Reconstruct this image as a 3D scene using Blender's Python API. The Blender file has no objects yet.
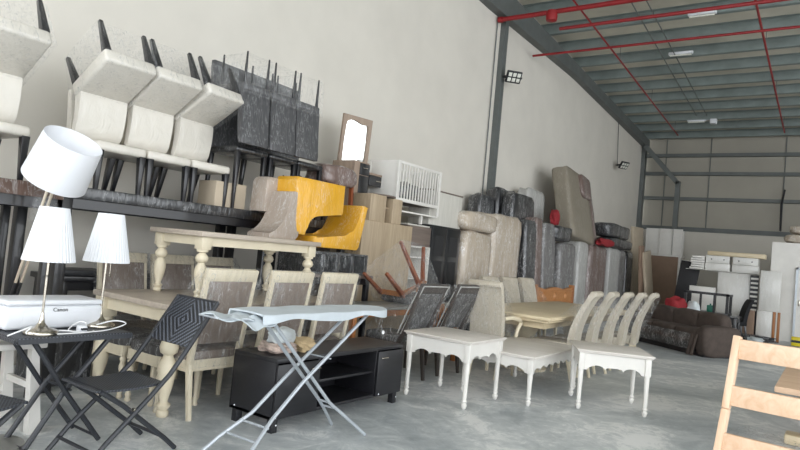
import bpy, bmesh, math, random
from mathutils import Vector, Matrix, Euler
random.seed(11)
PI = math.pi
SC = bpy.context.scene
COL = SC.collection
V3 = Vector

# ------------------------------------------------------------------ helpers
def rot(rx=0, ry=0, rz=0):
    return Euler((rx, ry, rz)).to_matrix().to_4x4()
def T(x, y, z):
    return Matrix.Translation((x, y, z))

class MB:
    """collects shapes into one bmesh; build() links them as ONE mesh object"""
    def __init__(s):
        s.b = bmesh.new()
    def _bev(s, vs, bev, seg=2):
        if bev > 0:
            ed = list({e for v in vs for e in v.link_edges})
            bmesh.ops.bevel(s.b, geom=ed, offset=bev, segments=seg, profile=.5, affect='EDGES', clamp_overlap=True)
    def box(s, x0, x1, y0, y1, z0, z1, bev=0, M=None, seg=2):
        co = [(x, y, z) for x in (x0, x1) for y in (y0, y1) for z in (z0, z1)]
        if M is not None:
            co = [M @ V3(c) for c in co]
        v = [s.b.verts.new(c) for c in co]
        for f in ((0,1,3,2),(4,6,7,5),(0,4,5,1),(2,3,7,6),(0,2,6,4),(1,5,7,3)):
            s.b.faces.new([v[i] for i in f])
        s._bev(v, bev, seg)
        return s
    def bar(s, p0, p1, w, d=None, w1=None, d1=None, side=(0,1,0), bev=0):
        p0, p1 = V3(p0), V3(p1)
        d = w if d is None else d
        w1 = w if w1 is None else w1
        d1 = d if d1 is None else d1
        ax = (p1 - p0).normalized()
        a = V3(side) - ax * ax.dot(V3(side))
        if a.length < 1e-4:
            a = V3((1,0,0)) - ax * ax.x
        a.normalize()
        c = ax.cross(a)
        vs = []
        for p, ww, dd in ((p0, w, d), (p1, w1, d1)):
            for i, j in ((-1,-1),(1,-1),(1,1),(-1,1)):
                vs.append(s.b.verts.new(p + a*(i*ww/2) + c*(j*dd/2)))
        for f in ((3,2,1,0),(4,5,6,7),(0,1,5,4),(1,2,6,5),(2,3,7,6),(3,0,4,7)):
            s.b.faces.new([vs[i] for i in f])
        s._bev(vs, bev)
        return s
    def tube(s, pts, r, n=8, closed=False):
        pts = [V3(p) for p in pts]
        m = len(pts)
        rs = r if isinstance(r, (list, tuple)) else [r]*m
        t0 = (pts[1]-pts[0]).normalized()
        u = t0.orthogonal().normalized()
        rings = []
        for i, p in enumerate(pts):
            if closed:
                t = (pts[(i+1) % m]-pts[i-1]).normalized()
            else:
                t = (pts[min(i+1, m-1)]-pts[max(i-1, 0)]).normalized()
            u = (u - t*u.dot(t))
            u = u.normalized() if u.length > 1e-6 else t.orthogonal().normalized()
            w = t.cross(u)
            rings.append([s.b.verts.new(p + (u*math.cos(2*PI*k/n) + w*math.sin(2*PI*k/n))*rs[i]) for k in range(n)])
        for i in range(m if closed else m-1):
            a, c = rings[i], rings[(i+1) % m]
            for k in range(n):
                s.b.faces.new((a[k], a[(k+1) % n], c[(k+1) % n], c[k]))
        if not closed:
            s.b.faces.new(rings[0][::-1]); s.b.faces.new(rings[-1])
        return s
    def lathe(s, prof, M=None, n=16, cap=True, wob=None):
        rings = []
        for r, z in prof:
            ring = []
            for k in range(n):
                a = 2*PI*k/n
                rr = r*(wob(a) if wob else 1)
                c = V3((rr*math.cos(a), rr*math.sin(a), z))
                ring.append(s.b.verts.new(M @ c if M is not None else c))
            rings.append(ring)
        for a, c in zip(rings, rings[1:]):
            for k in range(n):
                s.b.faces.new((a[k], a[(k+1) % n], c[(k+1) % n], c[k]))
        if cap:
            s.b.faces.new(rings[0][::-1]); s.b.faces.new(rings[-1])
        return s
    def prism(s, poly, t0, t1, M=None, bev=0):
        """poly in local x,z ; extruded along y from t0 to t1"""
        a = []; c = []
        for x, z in poly:
            p, q = V3((x, t0, z)), V3((x, t1, z))
            if M is not None: p, q = M @ p, M @ q
            a.append(s.b.verts.new(p)); c.append(s.b.verts.new(q))
        n = len(poly)
        fs = [s.b.faces.new(a), s.b.faces.new(c[::-1])]
        for i in range(n):
            fs.append(s.b.faces.new((a[i], c[i], c[(i+1) % n], a[(i+1) % n])))
        if bev > 0:
            ed = list(set(fs[0].edges) | set(fs[1].edges))
            bmesh.ops.bevel(s.b, geom=ed, offset=bev, segments=2, profile=.5, affect='EDGES', clamp_overlap=True)
        return s
    def soft(s, cx, cy, cz, sx, sy, sz, e=.35, n=8, lump=0, M=None, seed=0):
        """puffy rounded block: a gridded cube pulled towards an ellipsoid at the edges"""
        rnd = random.Random(seed)
        ph = [rnd.uniform(0, 6.28) for _ in range(6)]
        old = set(s.b.verts)
        r = bmesh.ops.create_cube(s.b, size=2)
        ed = list({x for v in r['verts'] for x in v.link_edges})
        bmesh.ops.subdivide_edges(s.b, edges=ed, cuts=n, use_grid_fill=True)
        allv = [v for v in s.b.verts if v not in old]
        p = 2/e
        for v in allv:
            c = v.co
            k = (abs(c.x)**p + abs(c.y)**p + abs(c.z)**p)**(-1/p)
            q = c*k
            d = lump*(math.sin(3.1*c.x+ph[0]+2*c.z)*math.sin(3.7*c.y+ph[1]) + .6*math.sin(6*c.z+ph[2]+4*c.x)*math.sin(5*c.y+ph[3]+3*c.z))
            q = q*(1+d)
            q = V3((cx+q.x*sx/2, cy+q.y*sy/2, cz+q.z*sz/2))
            v.co = M @ q if M is not None else q
        return s
    def surf(s, fn, nu, nv, th=0.0, nsign=1):
        P = [[V3(fn(i/nu, j/nv)) for j in range(nv+1)] for i in range(nu+1)]
        def nor(i, j):
            a = P[min(i+1, nu)][j]-P[max(i-1, 0)][j]
            c = P[i][min(j+1, nv)]-P[i][max(j-1, 0)]
            n = a.cross(c)
            return n.normalized() if n.length > 1e-9 else V3((0,0,1))
        A = [[s.b.verts.new(P[i][j]) for j in range(nv+1)] for i in range(nu+1)]
        for i in range(nu):
            for j in range(nv):
                s.b.faces.new((A[i][j], A[i+1][j], A[i+1][j+1], A[i][j+1]))
        if th:
            B = [[s.b.verts.new(P[i][j]-nor(i, j)*th*nsign) for j in range(nv+1)] for i in range(nu+1)]
            for i in range(nu):
                for j in range(nv):
                    s.b.faces.new((B[i][j+1], B[i+1][j+1], B[i+1][j], B[i][j]))
            for i in range(nu):
                s.b.faces.new((A[i+1][0], A[i][0], B[i][0], B[i+1][0]))
                s.b.faces.new((A[i][nv], A[i+1][nv], B[i+1][nv], B[i][nv]))
            for j in range(nv):
                s.b.faces.new((A[0][j], A[0][j+1], B[0][j+1], B[0][j]))
                s.b.faces.new((A[nu][j+1], A[nu][j], B[nu][j], B[nu][j+1]))
        return s
    def hull(s, pts):
        vs = [s.b.verts.new(p) for p in pts]
        r = bmesh.ops.convex_hull(s.b, input=vs)
        bmesh.ops.delete(s.b, geom=[g for g in r['geom_interior'] if isinstance(g, bmesh.types.BMVert)], context='VERTS')
        return s
    def build(s, name, m, parent=None, smooth=True, loc=None, rotation=None, ang=40):
        bmesh.ops.recalc_face_normals(s.b, faces=s.b.faces[:])
        me = bpy.data.meshes.new(name)
        s.b.to_mesh(me); s.b.free()
        me.materials.append(m)
        if smooth:
            me.shade_smooth()
            me.set_sharp_from_angle(angle=math.radians(ang))
        o = bpy.data.objects.new(name, me)
        COL.objects.link(o)
        if parent is not None: o.parent = parent
        if loc is not None: o.location = loc
        if rotation is not None: o.rotation_euler = rotation
        return o

def tag(o, label=None, cat=None, group=None, kind=None):
    if label: o['label'] = label
    if cat: o['category'] = cat
    if group: o['group'] = group
    if kind: o['kind'] = kind
    return o
def thing(name, label, cat, loc=(0,0,0), rz=0, group=None, r=None, scale=None):
    o = bpy.data.objects.new(name, None); COL.objects.link(o)
    o.empty_display_size = .1
    o.location = loc
    o.rotation_euler = r if r is not None else (0, 0, rz)
    if scale: o.scale = scale
    return tag(o, label, cat, group)
def struct(name, mb, m, parent=None, **k):
    o = mb.build(name, m, parent, **k)
    if parent is None: o['kind'] = 'structure'
    return o
def dup(root, loc, rz=0, label=None, group=None, r=None, scale=None):
    c = root.copy(); COL.objects.link(c)
    c.location = loc
    c.rotation_euler = r if r is not None else (0, 0, rz)
    if scale: c.scale = scale
    if label: c['label'] = label
    if group: c['group'] = group
    for ch in [o for o in COL.objects if o.parent == root]:
        d = ch.copy(); COL.objects.link(d); d.parent = c
        for g in [o for o in COL.objects if o.parent == ch]:
            e = g.copy(); COL.objects.link(e); e.parent = d
    return c

# ------------------------------------------------------------------ materials
def _nodes(name):
    m = bpy.data.materials.new(name); m.use_nodes = True
    nt = m.node_tree
    return m, nt, nt.nodes['Principled BSDF']
def _n(nt, t, **kw):
    n = nt.nodes.new(t)
    for k, v in kw.items(): setattr(n, k, v)
    return n
def _coord(nt, scale=(1,1,1), kind='Object'):
    tc = _n(nt, 'ShaderNodeTexCoord'); mp = _n(nt, 'ShaderNodeMapping')
    mp.inputs['Scale'].default_value = scale
    nt.links.new(tc.outputs[kind], mp.inputs['Vector'])
    return mp.outputs['Vector']
def _noise(nt, vec, scale, detail=4, rough=.55, dist=0):
    n = _n(nt, 'ShaderNodeTexNoise')
    n.inputs['Scale'].default_value = scale; n.inputs['Detail'].default_value = detail
    n.inputs['Roughness'].default_value = rough; n.inputs['Distortion'].default_value = dist
    nt.links.new(vec, n.inputs['Vector'])
    return n.outputs['Fac']
def _ramp(nt, fac, stops):
    r = _n(nt, 'ShaderNodeValToRGB')
    el = r.color_ramp.elements
    while len(el) < len(stops): el.new(.5)
    for e, (p, c) in zip(el, stops):
        e.position = p; e.color = (*c, 1) if len(c) == 3 else c
    nt.links.new(fac, r.inputs['Fac'])
    return r.outputs['Color']
def _bump(nt, h, strength, dist, target):
    b = _n(nt, 'ShaderNodeBump')
    b.inputs['Strength'].default_value = strength; b.inputs['Distance'].default_value = dist
    nt.links.new(h, b.inputs['Height'])
    nt.links.new(b.outputs['Normal'], target)
def srgb(h):
    h = h.lstrip('#')
    return tuple((lambda c: c/12.92 if c <= .04045 else ((c+.055)/1.055)**2.4)(int(h[i:i+2], 16)/255) for i in (0, 2, 4))
def dim(c, k): return tuple(x*k for x in c)

def plain(name, hexc, rough=.6, var=.12, scale=6, bump=0, bscale=80, metal=0, coat=0, sheen=0):
    m, nt, p = _nodes(name)
    c = srgb(hexc)
    v = _coord(nt)
    f = _noise(nt, v, scale)
    nt.links.new(_ramp(nt, f, [(.3, dim(c, 1-var)), (.7, dim(c, 1+var*.6))]), p.inputs['Base Color'])
    p.inputs['Roughness'].default_value = rough
    p.inputs['Metallic'].default_value = metal
    p.inputs['Coat Weight'].default_value = coat
    if sheen: p.inputs['Sheen Weight'].default_value = sheen
    if bump: _bump(nt, _noise(nt, v, bscale, 3), bump, .004, p.inputs['Normal'])
    return m
def wood(name, c1, c2, axis='z', scale=1, rough=.5, ring=9):
    m, nt, p = _nodes(name)
    s = {'x': (.6, 9, 9), 'y': (9, .6, 9), 'z': (9, 9, .6)}[axis]
    v = _coord(nt, tuple(k*scale for k in s))
    f = _noise(nt, v, 2.2, 6, .6, 1.2)
    nt.links.new(_ramp(nt, f, [(.28, srgb(c1)), (.5, tuple((a+b)/2 for a, b in zip(srgb(c1), srgb(c2)))), (.72, srgb(c2))]), p.inputs['Base Color'])
    p.inputs['Roughness'].default_value = rough
    _bump(nt, f, .15, .003, p.inputs['Normal'])
    return m
def _glint_lines(nt, stretch, k, seed):
    """thin crossing lines that paint the glints on creased film"""
    tc = _n(nt, 'ShaderNodeTexCoord')
    outs = []
    for q, r in ((0, (.5, .7, .3)), (1, (-.6, .3, -.5))):
        mp = _n(nt, 'ShaderNodeMapping')
        mp.inputs['Rotation'].default_value = r
        mp.inputs['Scale'].default_value = stretch
        mp.inputs['Location'].default_value = (seed+3*q, seed, 0)
        nt.links.new(tc.outputs['Object'], mp.inputs['Vector'])
        w = _noise(nt, mp.outputs['Vector'], 2.4, 3, .55, .5)
        a = _n(nt, 'ShaderNodeMath', operation='MULTIPLY'); a.inputs[1].default_value = k
        nt.links.new(w, a.inputs[0])
        f = _n(nt, 'ShaderNodeMath', operation='FRACT'); nt.links.new(a.outputs[0], f.inputs[0])
        c = _ramp(nt, f.outputs[0], [(0, (0,0,0)), (.42, (.1,.1,.1)), (.5, (1,1,1)), (.56, (.15,.15,.15)), (1, (0,0,0))])
        m = _noise(nt, mp.outputs['Vector'], 1.1, 2, .5)
        mk = _ramp(nt, m, [(.42, (0,0,0)), (.62, (1,1,1))])
        x = _n(nt, 'ShaderNodeMixRGB', blend_type='MULTIPLY'); x.inputs['Fac'].default_value = 1
        nt.links.new(c, x.inputs['Color1']); nt.links.new(mk, x.inputs['Color2'])
        outs.append(x.outputs['Color'])
    y = _n(nt, 'ShaderNodeMixRGB', blend_type='LIGHTEN'); y.inputs['Fac'].default_value = 1
    nt.links.new(outs[0], y.inputs['Color1']); nt.links.new(outs[1], y.inputs['Color2'])
    b = _n(nt, 'ShaderNodeRGBToBW'); nt.links.new(y.outputs['Color'], b.inputs['Color'])
    return b.outputs['Val']
_SEED = [0]
def wrapped(name, hexc, rough=.5, var=.1, coat=.9, stretch=(5, 5, 1.3), k=6, streak=.5, crough=.14):
    """a thing shrink-wrapped in clear film: its colour under a glossy coat with pale crease glints painted into the colour"""
    m, nt, p = _nodes(name)
    _SEED[0] += 1.7
    c = srgb(hexc)
    base = _ramp(nt, _noise(nt, _coord(nt), 4, 3), [(.3, dim(c, 1-var)), (.7, dim(c, 1+var))])
    w = _glint_lines(nt, stretch, k, _SEED[0])
    mx = _n(nt, 'ShaderNodeMixRGB'); mx.inputs['Color2'].default_value = (.86, .87, .87, 1)  # near-white mixed in as painted glints of the wrap
    nt.links.new(base, mx.inputs['Color1'])
    f = _n(nt, 'ShaderNodeMath', operation='MULTIPLY'); f.inputs[1].default_value = streak
    nt.links.new(w, f.inputs[0]); nt.links.new(f.outputs[0], mx.inputs['Fac'])
    nt.links.new(mx.outputs['Color'], p.inputs['Base Color'])
    p.inputs['Roughness'].default_value = rough
    p.inputs['Coat Weight'].default_value = coat
    p.inputs['Coat Roughness'].default_value = crough
    h = _noise(nt, _coord(nt, tuple(q*.8 for q in stretch)), 1.6, 4, .6, 1.0)
    for tgt, st in (('Coat Normal', .9), ('Normal', .3)):
        b = _n(nt, 'ShaderNodeBump'); b.inputs['Strength'].default_value = st; b.inputs['Distance'].default_value = .03
        nt.links.new(h, b.inputs['Height']); nt.links.new(b.outputs['Normal'], p.inputs[tgt])
    return m
def film(name, lo=.04, hi=.6, stretch=(7, 7, 2), k=4):
    """clear plastic film: mostly see-through, crease glints painted in as paler, denser lines"""
    m, nt, p = _nodes(name)
    _SEED[0] += 1.7
    w = _glint_lines(nt, stretch, k, _SEED[0])
    f = _n(nt, 'ShaderNodeMath', operation='MULTIPLY_ADD'); f.inputs[1].default_value = hi; f.inputs[2].default_value = lo  # opacity raised along the lines to imitate glints
    nt.links.new(w, f.inputs[0]); nt.links.new(f.outputs[0], p.inputs['Alpha'])
    p.inputs['Base Color'].default_value = (.68, .69, .69, 1)
    p.inputs['Roughness'].default_value = .2
    p.inputs['Specular IOR Level'].default_value = .8
    _bump(nt, _noise(nt, _coord(nt, (3, 3, 1.5)), 3, 4, .6, 1), .8, .03, p.inputs['Normal'])
    return m

M = {}
M['wall'] = plain('wall_plaster', '#d2cdc3', .85, .05, 1.2, .25, 60)
M['masonry'] = plain('back_masonry_paint', '#c8c3b8', .85, .05, 1.5)
M['clad'] = plain('cladding_sheet', '#9c978b', .6, .08, .8)
M['steel'] = plain('grey_steel_paint', '#606462', .55, .15, 3)
M['purlin'] = plain('galvanised_purlin', '#7c8683', .5, .2, 2.2)
M['roof'] = plain('roof_insulation', '#c6c1b2', .6, .15, 1.5)
M['red'] = plain('red_pipe_paint', '#8c1c20', .45, .15, 5)
M['black'] = plain('black_metal', '#1d1e21', .45, .15, 8)
M['lens'] = plain('floodlight_lens', '#d9d9cf', .15, .1, 30)
M['white'] = plain('white_paint', '#dad7d1', .4, .05, 5)
M['whitep'] = plain('white_plastic', '#dddfe3', .35, .03, 5)
M['cable'] = plain('white_cable', '#e6e6e6', .45, .02, 5)
M['chrome'] = plain('brushed_nickel', '#bdb6aa', .22, .05, 9, metal=1)
M['brass'] = plain('pale_metal_rod', '#d8cdbb', .3, .08, 9, metal=.6)
M['shade'] = plain('lamp_shade_fabric', '#e2e4e8', .85, .03, 3)
M['creamfab'] = wrapped('wrapped_cream_leather', '#d3cec4', .55, 0.03, .5, streak=.12, crough=.2)
M['greyfab'] = wrapped('wrapped_dark_grey_fabric', '#404042', .75, 0.06, .6, streak=.2, crough=.14)
M['blackleg'] = plain('black_lacquered_wood', '#17171b', .35, .2, 8, coat=.3)
M['blackwrap'] = wrapped('wrapped_black_wood', '#16181c', .35, 0.18, .8, streak=.2, crough=.14)
M['brownwrap'] = wrapped('wrapped_brown_wood', '#5d463b', .5, 0.18, .7, streak=.35, crough=.14)
M['cream'] = plain('cream_lacquer', '#d8cdb4', .42, .08, 5, .08, 30)
M['creamtop'] = wood('limed_tabletop', '#a3968a', '#beb3a4', 'y', 1, .4)
M['brownfab'] = wrapped('wrapped_brown_seat_fabric', '#72655b', .7, 0.09, .6, streak=0.4, crough=.14)
M['rawcream'] = wood('pale_limed_wood', '#c3b8a0', '#d6ccb6', 'z', 1, .5)
M['beige'] = wrapped('wrapped_beige_velvet', '#a5978a', .7, 0.05, .6, streak=0.45, crough=.14)
M['yellow'] = wrapped('wrapped_yellow_velvet', '#dba21a', .65, 0.06, .6, streak=0.4, crough=.14)
M['oak'] = wood('light_oak_board', '#9c8a72', '#b9a78d', 'z', 1, .5)
M['darkoak'] = wood('grey_brown_board', '#5f544d', '#7b6e65', 'y', 1, .5)
M['frameoak'] = wood('taupe_wood', '#8a7768', '#a08d7c', 'z', 1, .5)
M['bleach'] = wood('bleached_board', '#bcb9b0', '#d3d0c8', 'z', 1, .5)
M['mirror'] = plain('mirror_glass', '#e6e8e6', .04, .01, 3, metal=1)
M['blackgloss'] = plain('black_drawer_front', '#1b1c1f', .3, .2, 5, coat=.4)
M['redwood'] = wood('red_brown_wood', '#6b3319', '#93502c', 'z', 1, .35)
M['tanwood'] = wood('tan_wood', '#8a542f', '#a9713f', 'z', 1, .45)
M['greytop'] = plain('grey_table_laminate', '#83837f', .35, .08, 4)
M['tvblack'] = wood('black_brown_laminate', '#17171a', '#222226', 'y', 1.5, .38)
M['iron'] = plain('silver_grey_tube', '#b3b9bf', .35, .08, 9, metal=.35)
M['cover'] = plain('pale_grey_blue_cotton', '#bcc4c9', .9, .08, 7, .3, 25)
M['whitewood'] = wood('white_washed_wood', '#c6bfb7', '#d9d4cd', 'x', .6, .5)
M['rowfab'] = wrapped('wrapped_stone_linen', '#b5ac9b', .75, 0.05, .35, streak=.35, crough=.25)
M['sand'] = wood('honey_cream_wood', '#bfae8e', '#d2c3a4', 'x', .8, .4)
M['carved'] = wood('carved_orange_wood', '#9a6238', '#c08a56', 'x', 2, .45)
M['cushion'] = wrapped('wrapped_taupe_fabric', '#b3a593', .6, 0.06, .9, streak=0.9, crough=.1)
M['mblack'] = wrapped('wrapped_black_mattress', '#1f2024', .45, 0.15, .9, streak=0.5, crough=.14)
M['mgrey'] = wrapped('wrapped_grey_mattress', '#676564', .6, 0.09, .8, streak=0.6, crough=.14)
M['mbeige'] = wrapped('wrapped_beige_mattress', '#827a6b', .7, 0.04, .3, streak=.15, crough=.14)
M['mbrown'] = wrapped('wrapped_brown_mattress', '#6d5a53', .6, 0.12, .9, streak=0.55, crough=.14)
M['mlight'] = wrapped('wrapped_light_mattress', '#aaa9a5', .6, 0.06, .7, streak=0.6, crough=.14)
M['redcloth'] = plain('red_cloth', '#8e2229', .8, .25, 8, .4, 20)
M['card'] = plain('brown_board', '#8a7361', .8, .12, 3)
M['cardl'] = plain('pale_board', '#b4a692', .8, .1, 3)
M['sofa'] = plain('dark_brown_suede', '#4a403a', .9, .2, 9, .3, 60)
M['sofawrap'] = wrapped('sofa_black_plastic', '#2b2725', .35, 0.18, 1, streak=0.6, crough=.08)
M['wickd'] = None
M['pine'] = wood('natural_pine', '#cda888', '#e2c7ac', 'z', .8, .5)
M['pinex'] = wood('natural_pine_rail', '#cda888', '#e2c7ac', 'x', .8, .5)
M['wrapwhite'] = wrapped('wrapped_white_panel', '#cfcdc7', .5, 0.03, .7, streak=0.5, crough=.14)
M['darkframe'] = wood('dark_grey_brown_wood', '#332d2a', '#453d38', 'z', 1, .5)
M['film'] = film('clear_plastic_film', .025, .38)
M['film2'] = film('thick_clear_plastic_film', .04, .5)
M['green'] = plain('green_plastic', '#1f6d5a', .5)
M['hiviz'] = plain('yellow_plastic', '#d6c21e', .5)
M['darkfab'] = wrapped('wrapped_charcoal_fabric', '#3a3837', .75, 0.12, .35, streak=0.4, crough=.14)

# concrete floor: power-floated slab, blotchy and half polished
def concrete():
    m, nt, p = _nodes('polished_concrete')
    v = _coord(nt)
    a = _noise(nt, v, .55, 6, .65, .8)
    b = _noise(nt, v, 4.0, 12, .8, 1.6)
    c = _noise(nt, v, 26, 4, .6)
    mx = _n(nt, 'ShaderNodeMath', operation='MULTIPLY_ADD'); mx.inputs[1].default_value = .75
    nt.links.new(b, mx.inputs[0]); nt.links.new(a, mx.inputs[2])
    col = _ramp(nt, mx.outputs[0], [(.60, srgb('#868d92')), (.78, srgb('#a8aeb1')), (.92, srgb('#c4c8c9')), (1.0, srgb('#e2e3e2'))])
    nt.links.new(col, p.inputs['Base Color'])
    rr = _ramp(nt, b, [(.3, (.28,)*3), (.7, (.55,)*3)])
    sep = _n(nt, 'ShaderNodeRGBToBW'); nt.links.new(rr, sep.inputs['Color'])
    nt.links.new(sep.outputs['Val'], p.inputs['Roughness'])
    _bump(nt, c, .08, .003, p.inputs['Normal'])
    return m
M['floor'] = concrete()
# wicker: flat plastic strands, plain over/under weave
def wicker(name, diamond):
    m, nt, p = _nodes(name)
    tc = _n(nt, 'ShaderNodeTexCoord')
    sx = _n(nt, 'ShaderNodeSeparateXYZ'); nt.links.new(tc.outputs['Object'], sx.inputs[0])
    def mth(op, a, b=None):
        k = _n(nt, 'ShaderNodeMath', operation=op)
        for i, q in enumerate((a, b)):
            if q is None: continue
            if isinstance(q, (int, float)): k.inputs[i].default_value = q
            else: nt.links.new(q, k.inputs[i])
        return k.outputs[0]
    if diamond:   # panel lies in local y,z ; concentric lozenges of herringbone
        s = mth('ADD', mth('ABSOLUTE', sx.outputs['Y']), mth('ABSOLUTE', sx.outputs['Z']))
        a = mth('SINE', mth('MULTIPLY', s, 150))
        b = mth('SINE', mth('MULTIPLY', mth('SUBTRACT', mth('ABSOLUTE', sx.outputs['Y']), mth('ABSOLUTE', sx.outputs['Z'])), 300))
        h = mth('ADD', mth('MULTIPLY', a, .75), mth('MULTIPLY', b, .25))
    else:
        a = mth('SINE', mth('MULTIPLY', sx.outputs['X'], 300))
        b = mth('SINE', mth('MULTIPLY', sx.outputs['Y'], 300))
        h = mth('MULTIPLY', a, b)
    f = mth('MULTIPLY_ADD', h, .5); 
    k = f.node; k.inputs[2].default_value = .5
    nt.links.new(_ramp(nt, f, [(.2, srgb('#17181c')), (.6, srgb('#34373d')), (.95, srgb('#656a74'))]), p.inputs['Base Color'])
    p.inputs['Roughness'].default_value = .42
    _bump(nt, f, .6, .004, p.inputs['Normal'])
    return m
M['weave'] = wicker('black_plastic_wicker', False)
M['lozenge'] = wicker('black_wicker_lozenge', True)
M['tube'] = plain('anthracite_tube', '#2b2d32', .4, .15, 8)

# ------------------------------------------------------------------ camera
FOC, YAW, PIT, ROL, EYE = 620.0, math.radians(35), math.radians(2.4), math.radians(5.4), 1.4
fw = V3((-math.sin(YAW)*math.cos(PIT), math.cos(YAW)*math.cos(PIT), math.sin(PIT)))
r0 = V3((math.cos(YAW), math.sin(YAW), 0)); u0 = r0.cross(fw)
rt = r0*math.cos(ROL) + u0*math.sin(ROL)
up = -r0*math.sin(ROL) + u0*math.cos(ROL)
cd = bpy.data.cameras.new('camera'); co = bpy.data.objects.new('camera', cd); COL.objects.link(co)
cd.sensor_width = 36; cd.lens = FOC/800*36; cd.clip_start = .05; cd.clip_end = 200
co.matrix_world = Matrix(((rt.x, up.x, -fw.x, 0), (rt.y, up.y, -fw.y, 0), (rt.z, up.z, -fw.z, EYE), (0,0,0,1)))
SC.camera = co
# ------------------------------------------------------------------ the setting
WX, BY, RX, FY = -6.2, 24.8, 13.0, -6.0        # left wall, back wall, right wall, open front
EAVE, SL = 6.55, .049                            # roof falls towards the back wall
def roofz(y): return EAVE + (BY-y)*SL
struct('floor', MB().box(WX-.3, RX+.3, FY-12, BY+.3, -.2, 0), M['floor'], smooth=False)
struct('wall_left', MB().prism([(FY, 0), (BY, 0), (BY, roofz(BY)+.3), (FY, roofz(FY)+.3)], 0, .25, M=T(WX-.25, 0, 0) @ Matrix(((0,1,0,0),(1,0,0,0),(0,0,1,0),(0,0,0,1)))), M['wall'], smooth=False)
struct('wall_back', MB().box(WX, RX, BY, BY+.25, 0, 3.2), M['masonry'], smooth=False)
struct('wall_right', MB().box(RX, RX+.25, 17, BY, 0, 9), M['wall'], smooth=False)
# ribbed cladding above the masonry, with its girts and sheet laps
cl = struct('wall_upper', MB().box(WX, RX, BY+.12, BY+.2, 3.2, 7.2), M['clad'], smooth=False)
for z, h in ((3.2, .16), (4.33, .12), (5.27, .12), (5.96, .12)):
    MB().box(WX, RX, BY-.06, BY+.12, z-h/2, z+h/2).build('girt', M['steel'], cl, smooth=False)
for x in (-5.38, -3.85, -1.5, .9, 3.3):
    MB().box(x-.015, x+.015, BY+.09, BY+.12, 3.25, 6.6).build('sheet_lap', M['steel'], cl, smooth=False)
# roof sheet and purlins
ce = struct('ceiling', MB().prism([(FY, roofz(FY)+.22), (BY+.2, roofz(BY+.2)+.22), (BY+.2, roofz(BY)+.3), (FY, roofz(FY)+.32)], WX, RX, M=Matrix(((0,1,0,0),(1,0,0,0),(0,0,1,0),(0,0,0,1)))), M['roof'], smooth=False)
y = 24.45
while y > FY+.3:
    z = roofz(y)
    b = MB()
    b.box(WX, RX, y-.012, y+.012, z, z+.22)
    b.box(WX, RX, y, y+.11, z-.008, z+.008)
    b.box(WX, RX, y-.09, y, z+.215, z+.232)
    b.build('purlin', M['purlin'], ce, smooth=False)
    y -= 1.14
# gable rafter along the left wall, and columns
b = MB()
def rafter_low(y): return roofz(y) - (.30 + .28*max(0, 1-abs(y-11)/5.5))
ys = [FY+i*.6 for i in range(int((BY-FY)/.6)+1)]+[BY]
pl = [(y, roofz(y)) for y in ys] + [(y, rafter_low(y)) for y in reversed(ys)]
b.prism(pl, WX, WX+.2, M=Matrix(((0,1,0,0),(1,0,0,0),(0,0,1,0),(0,0,0,1))))
struct('trim_1', b, M['steel'], smooth=False)
struct('trim_2', MB().box(WX, WX+.12, 11.97, 12.13, 0, rafter_low(12.05)), M['steel'], smooth=False)
struct('trim_3', MB().box(WX, WX+.14, BY-.3, BY, 3.0, rafter_low(BY)), M['steel'], smooth=False)
tag(MB().tube([(WX+.03, 11.75, 1.5), (WX+.03, 11.75, 6.9)], .013, 6).build('wall_conduit', M['steel']), 'thin grey conduit running up the white wall beside the steel column', 'pipe')
# office box at the right with its door
of = struct('wall_office', MB().box(-1.33, 4.0, 19.25, 19.4, 0, 2.58).box(-1.33, -1.2, 19.4, 23.5, 0, 2.58).box(-1.33, 4.0, 19.4, 23.5, 2.5, 2.58), M['white'], smooth=False)
dr = struct('door_1', MB().box(-.70, .2, 19.20, 19.245, 0, 1.9), M['white'], smooth=False)
MB().box(-.75, -.70, 19.18, 19.25, 0, 1.95).box(-.75, .3, 19.18, 19.25, 1.9, 1.95).build('door_frame', M['iron'], dr)
MB().box(-.66, -.62, 19.17, 19.2, .95, 1.1, .01).build('door_handle', M['chrome'], dr)

# ------------------------------------------------------------------ roof services
def pipe(name, label, pts, r, m, cat='pipe', group=None, n=8):
    return tag(MB().tube(pts, r, n).build(name, m), label, cat, group)
zr = lambda y, d: roofz(y)-d
pa = thing('sprinkler_pipe', 'thick red sprinkler main ending at the white wall under the roof', 'pipe', (0,0,0))
MB().tube([(WX+.12, 11.75, 6.55), (8, 11.75, 6.55)], .05, 10).build('pipe', M['red'], pa)
MB().tube([(WX+.05, 11.75, 6.55), (WX+.14, 11.75, 6.55)], .065, 10).build('end_cap', M['red'], pa)
MB().lathe([(.05,-.12),(.11,-.1),(.12,0),(.11,.1),(.05,.12)], T(-4.95, 11.75, 6.47), 10).build('valve', M['red'], pa)
pipe('sprinkler_pipe', 'red sprinkler pipe running parallel just behind the thick main', [(-5.0, 12.35, 6.42), (8, 12.35, 6.42)], .038, M['red'])
pipe('sprinkler_pipe', 'thin red cross pipe starting at the wall beyond the main pipes', [(WX+.1, 13.55, 6.33), (8, 13.55, 6.33)], .028, M['red'])
for x, r, l in ((-4.62, .02, 'thin red branch pipe running lengthwise, nearer to the left wall'), (-1.46, .024, 'thin red branch pipe running lengthwise at the upper right of the photo')):
    bp_ = thing('sprinkler_pipe', l, 'pipe', (x, 0, 0))
    MB().tube([(0, q, zr(q, .33)) for q in (8, 12.35, 18, 22.9)], r, 8).build('pipe', M['red'], bp_)
    for n_ in (2, 5, 8, 11):
        q = 24.45-1.14*n_+.15
        MB().tube([(0, q, zr(q, .33)), (0, q, roofz(q-.15)+.01)], .008, 6).build('hanger', M['steel'], bp_)
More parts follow.
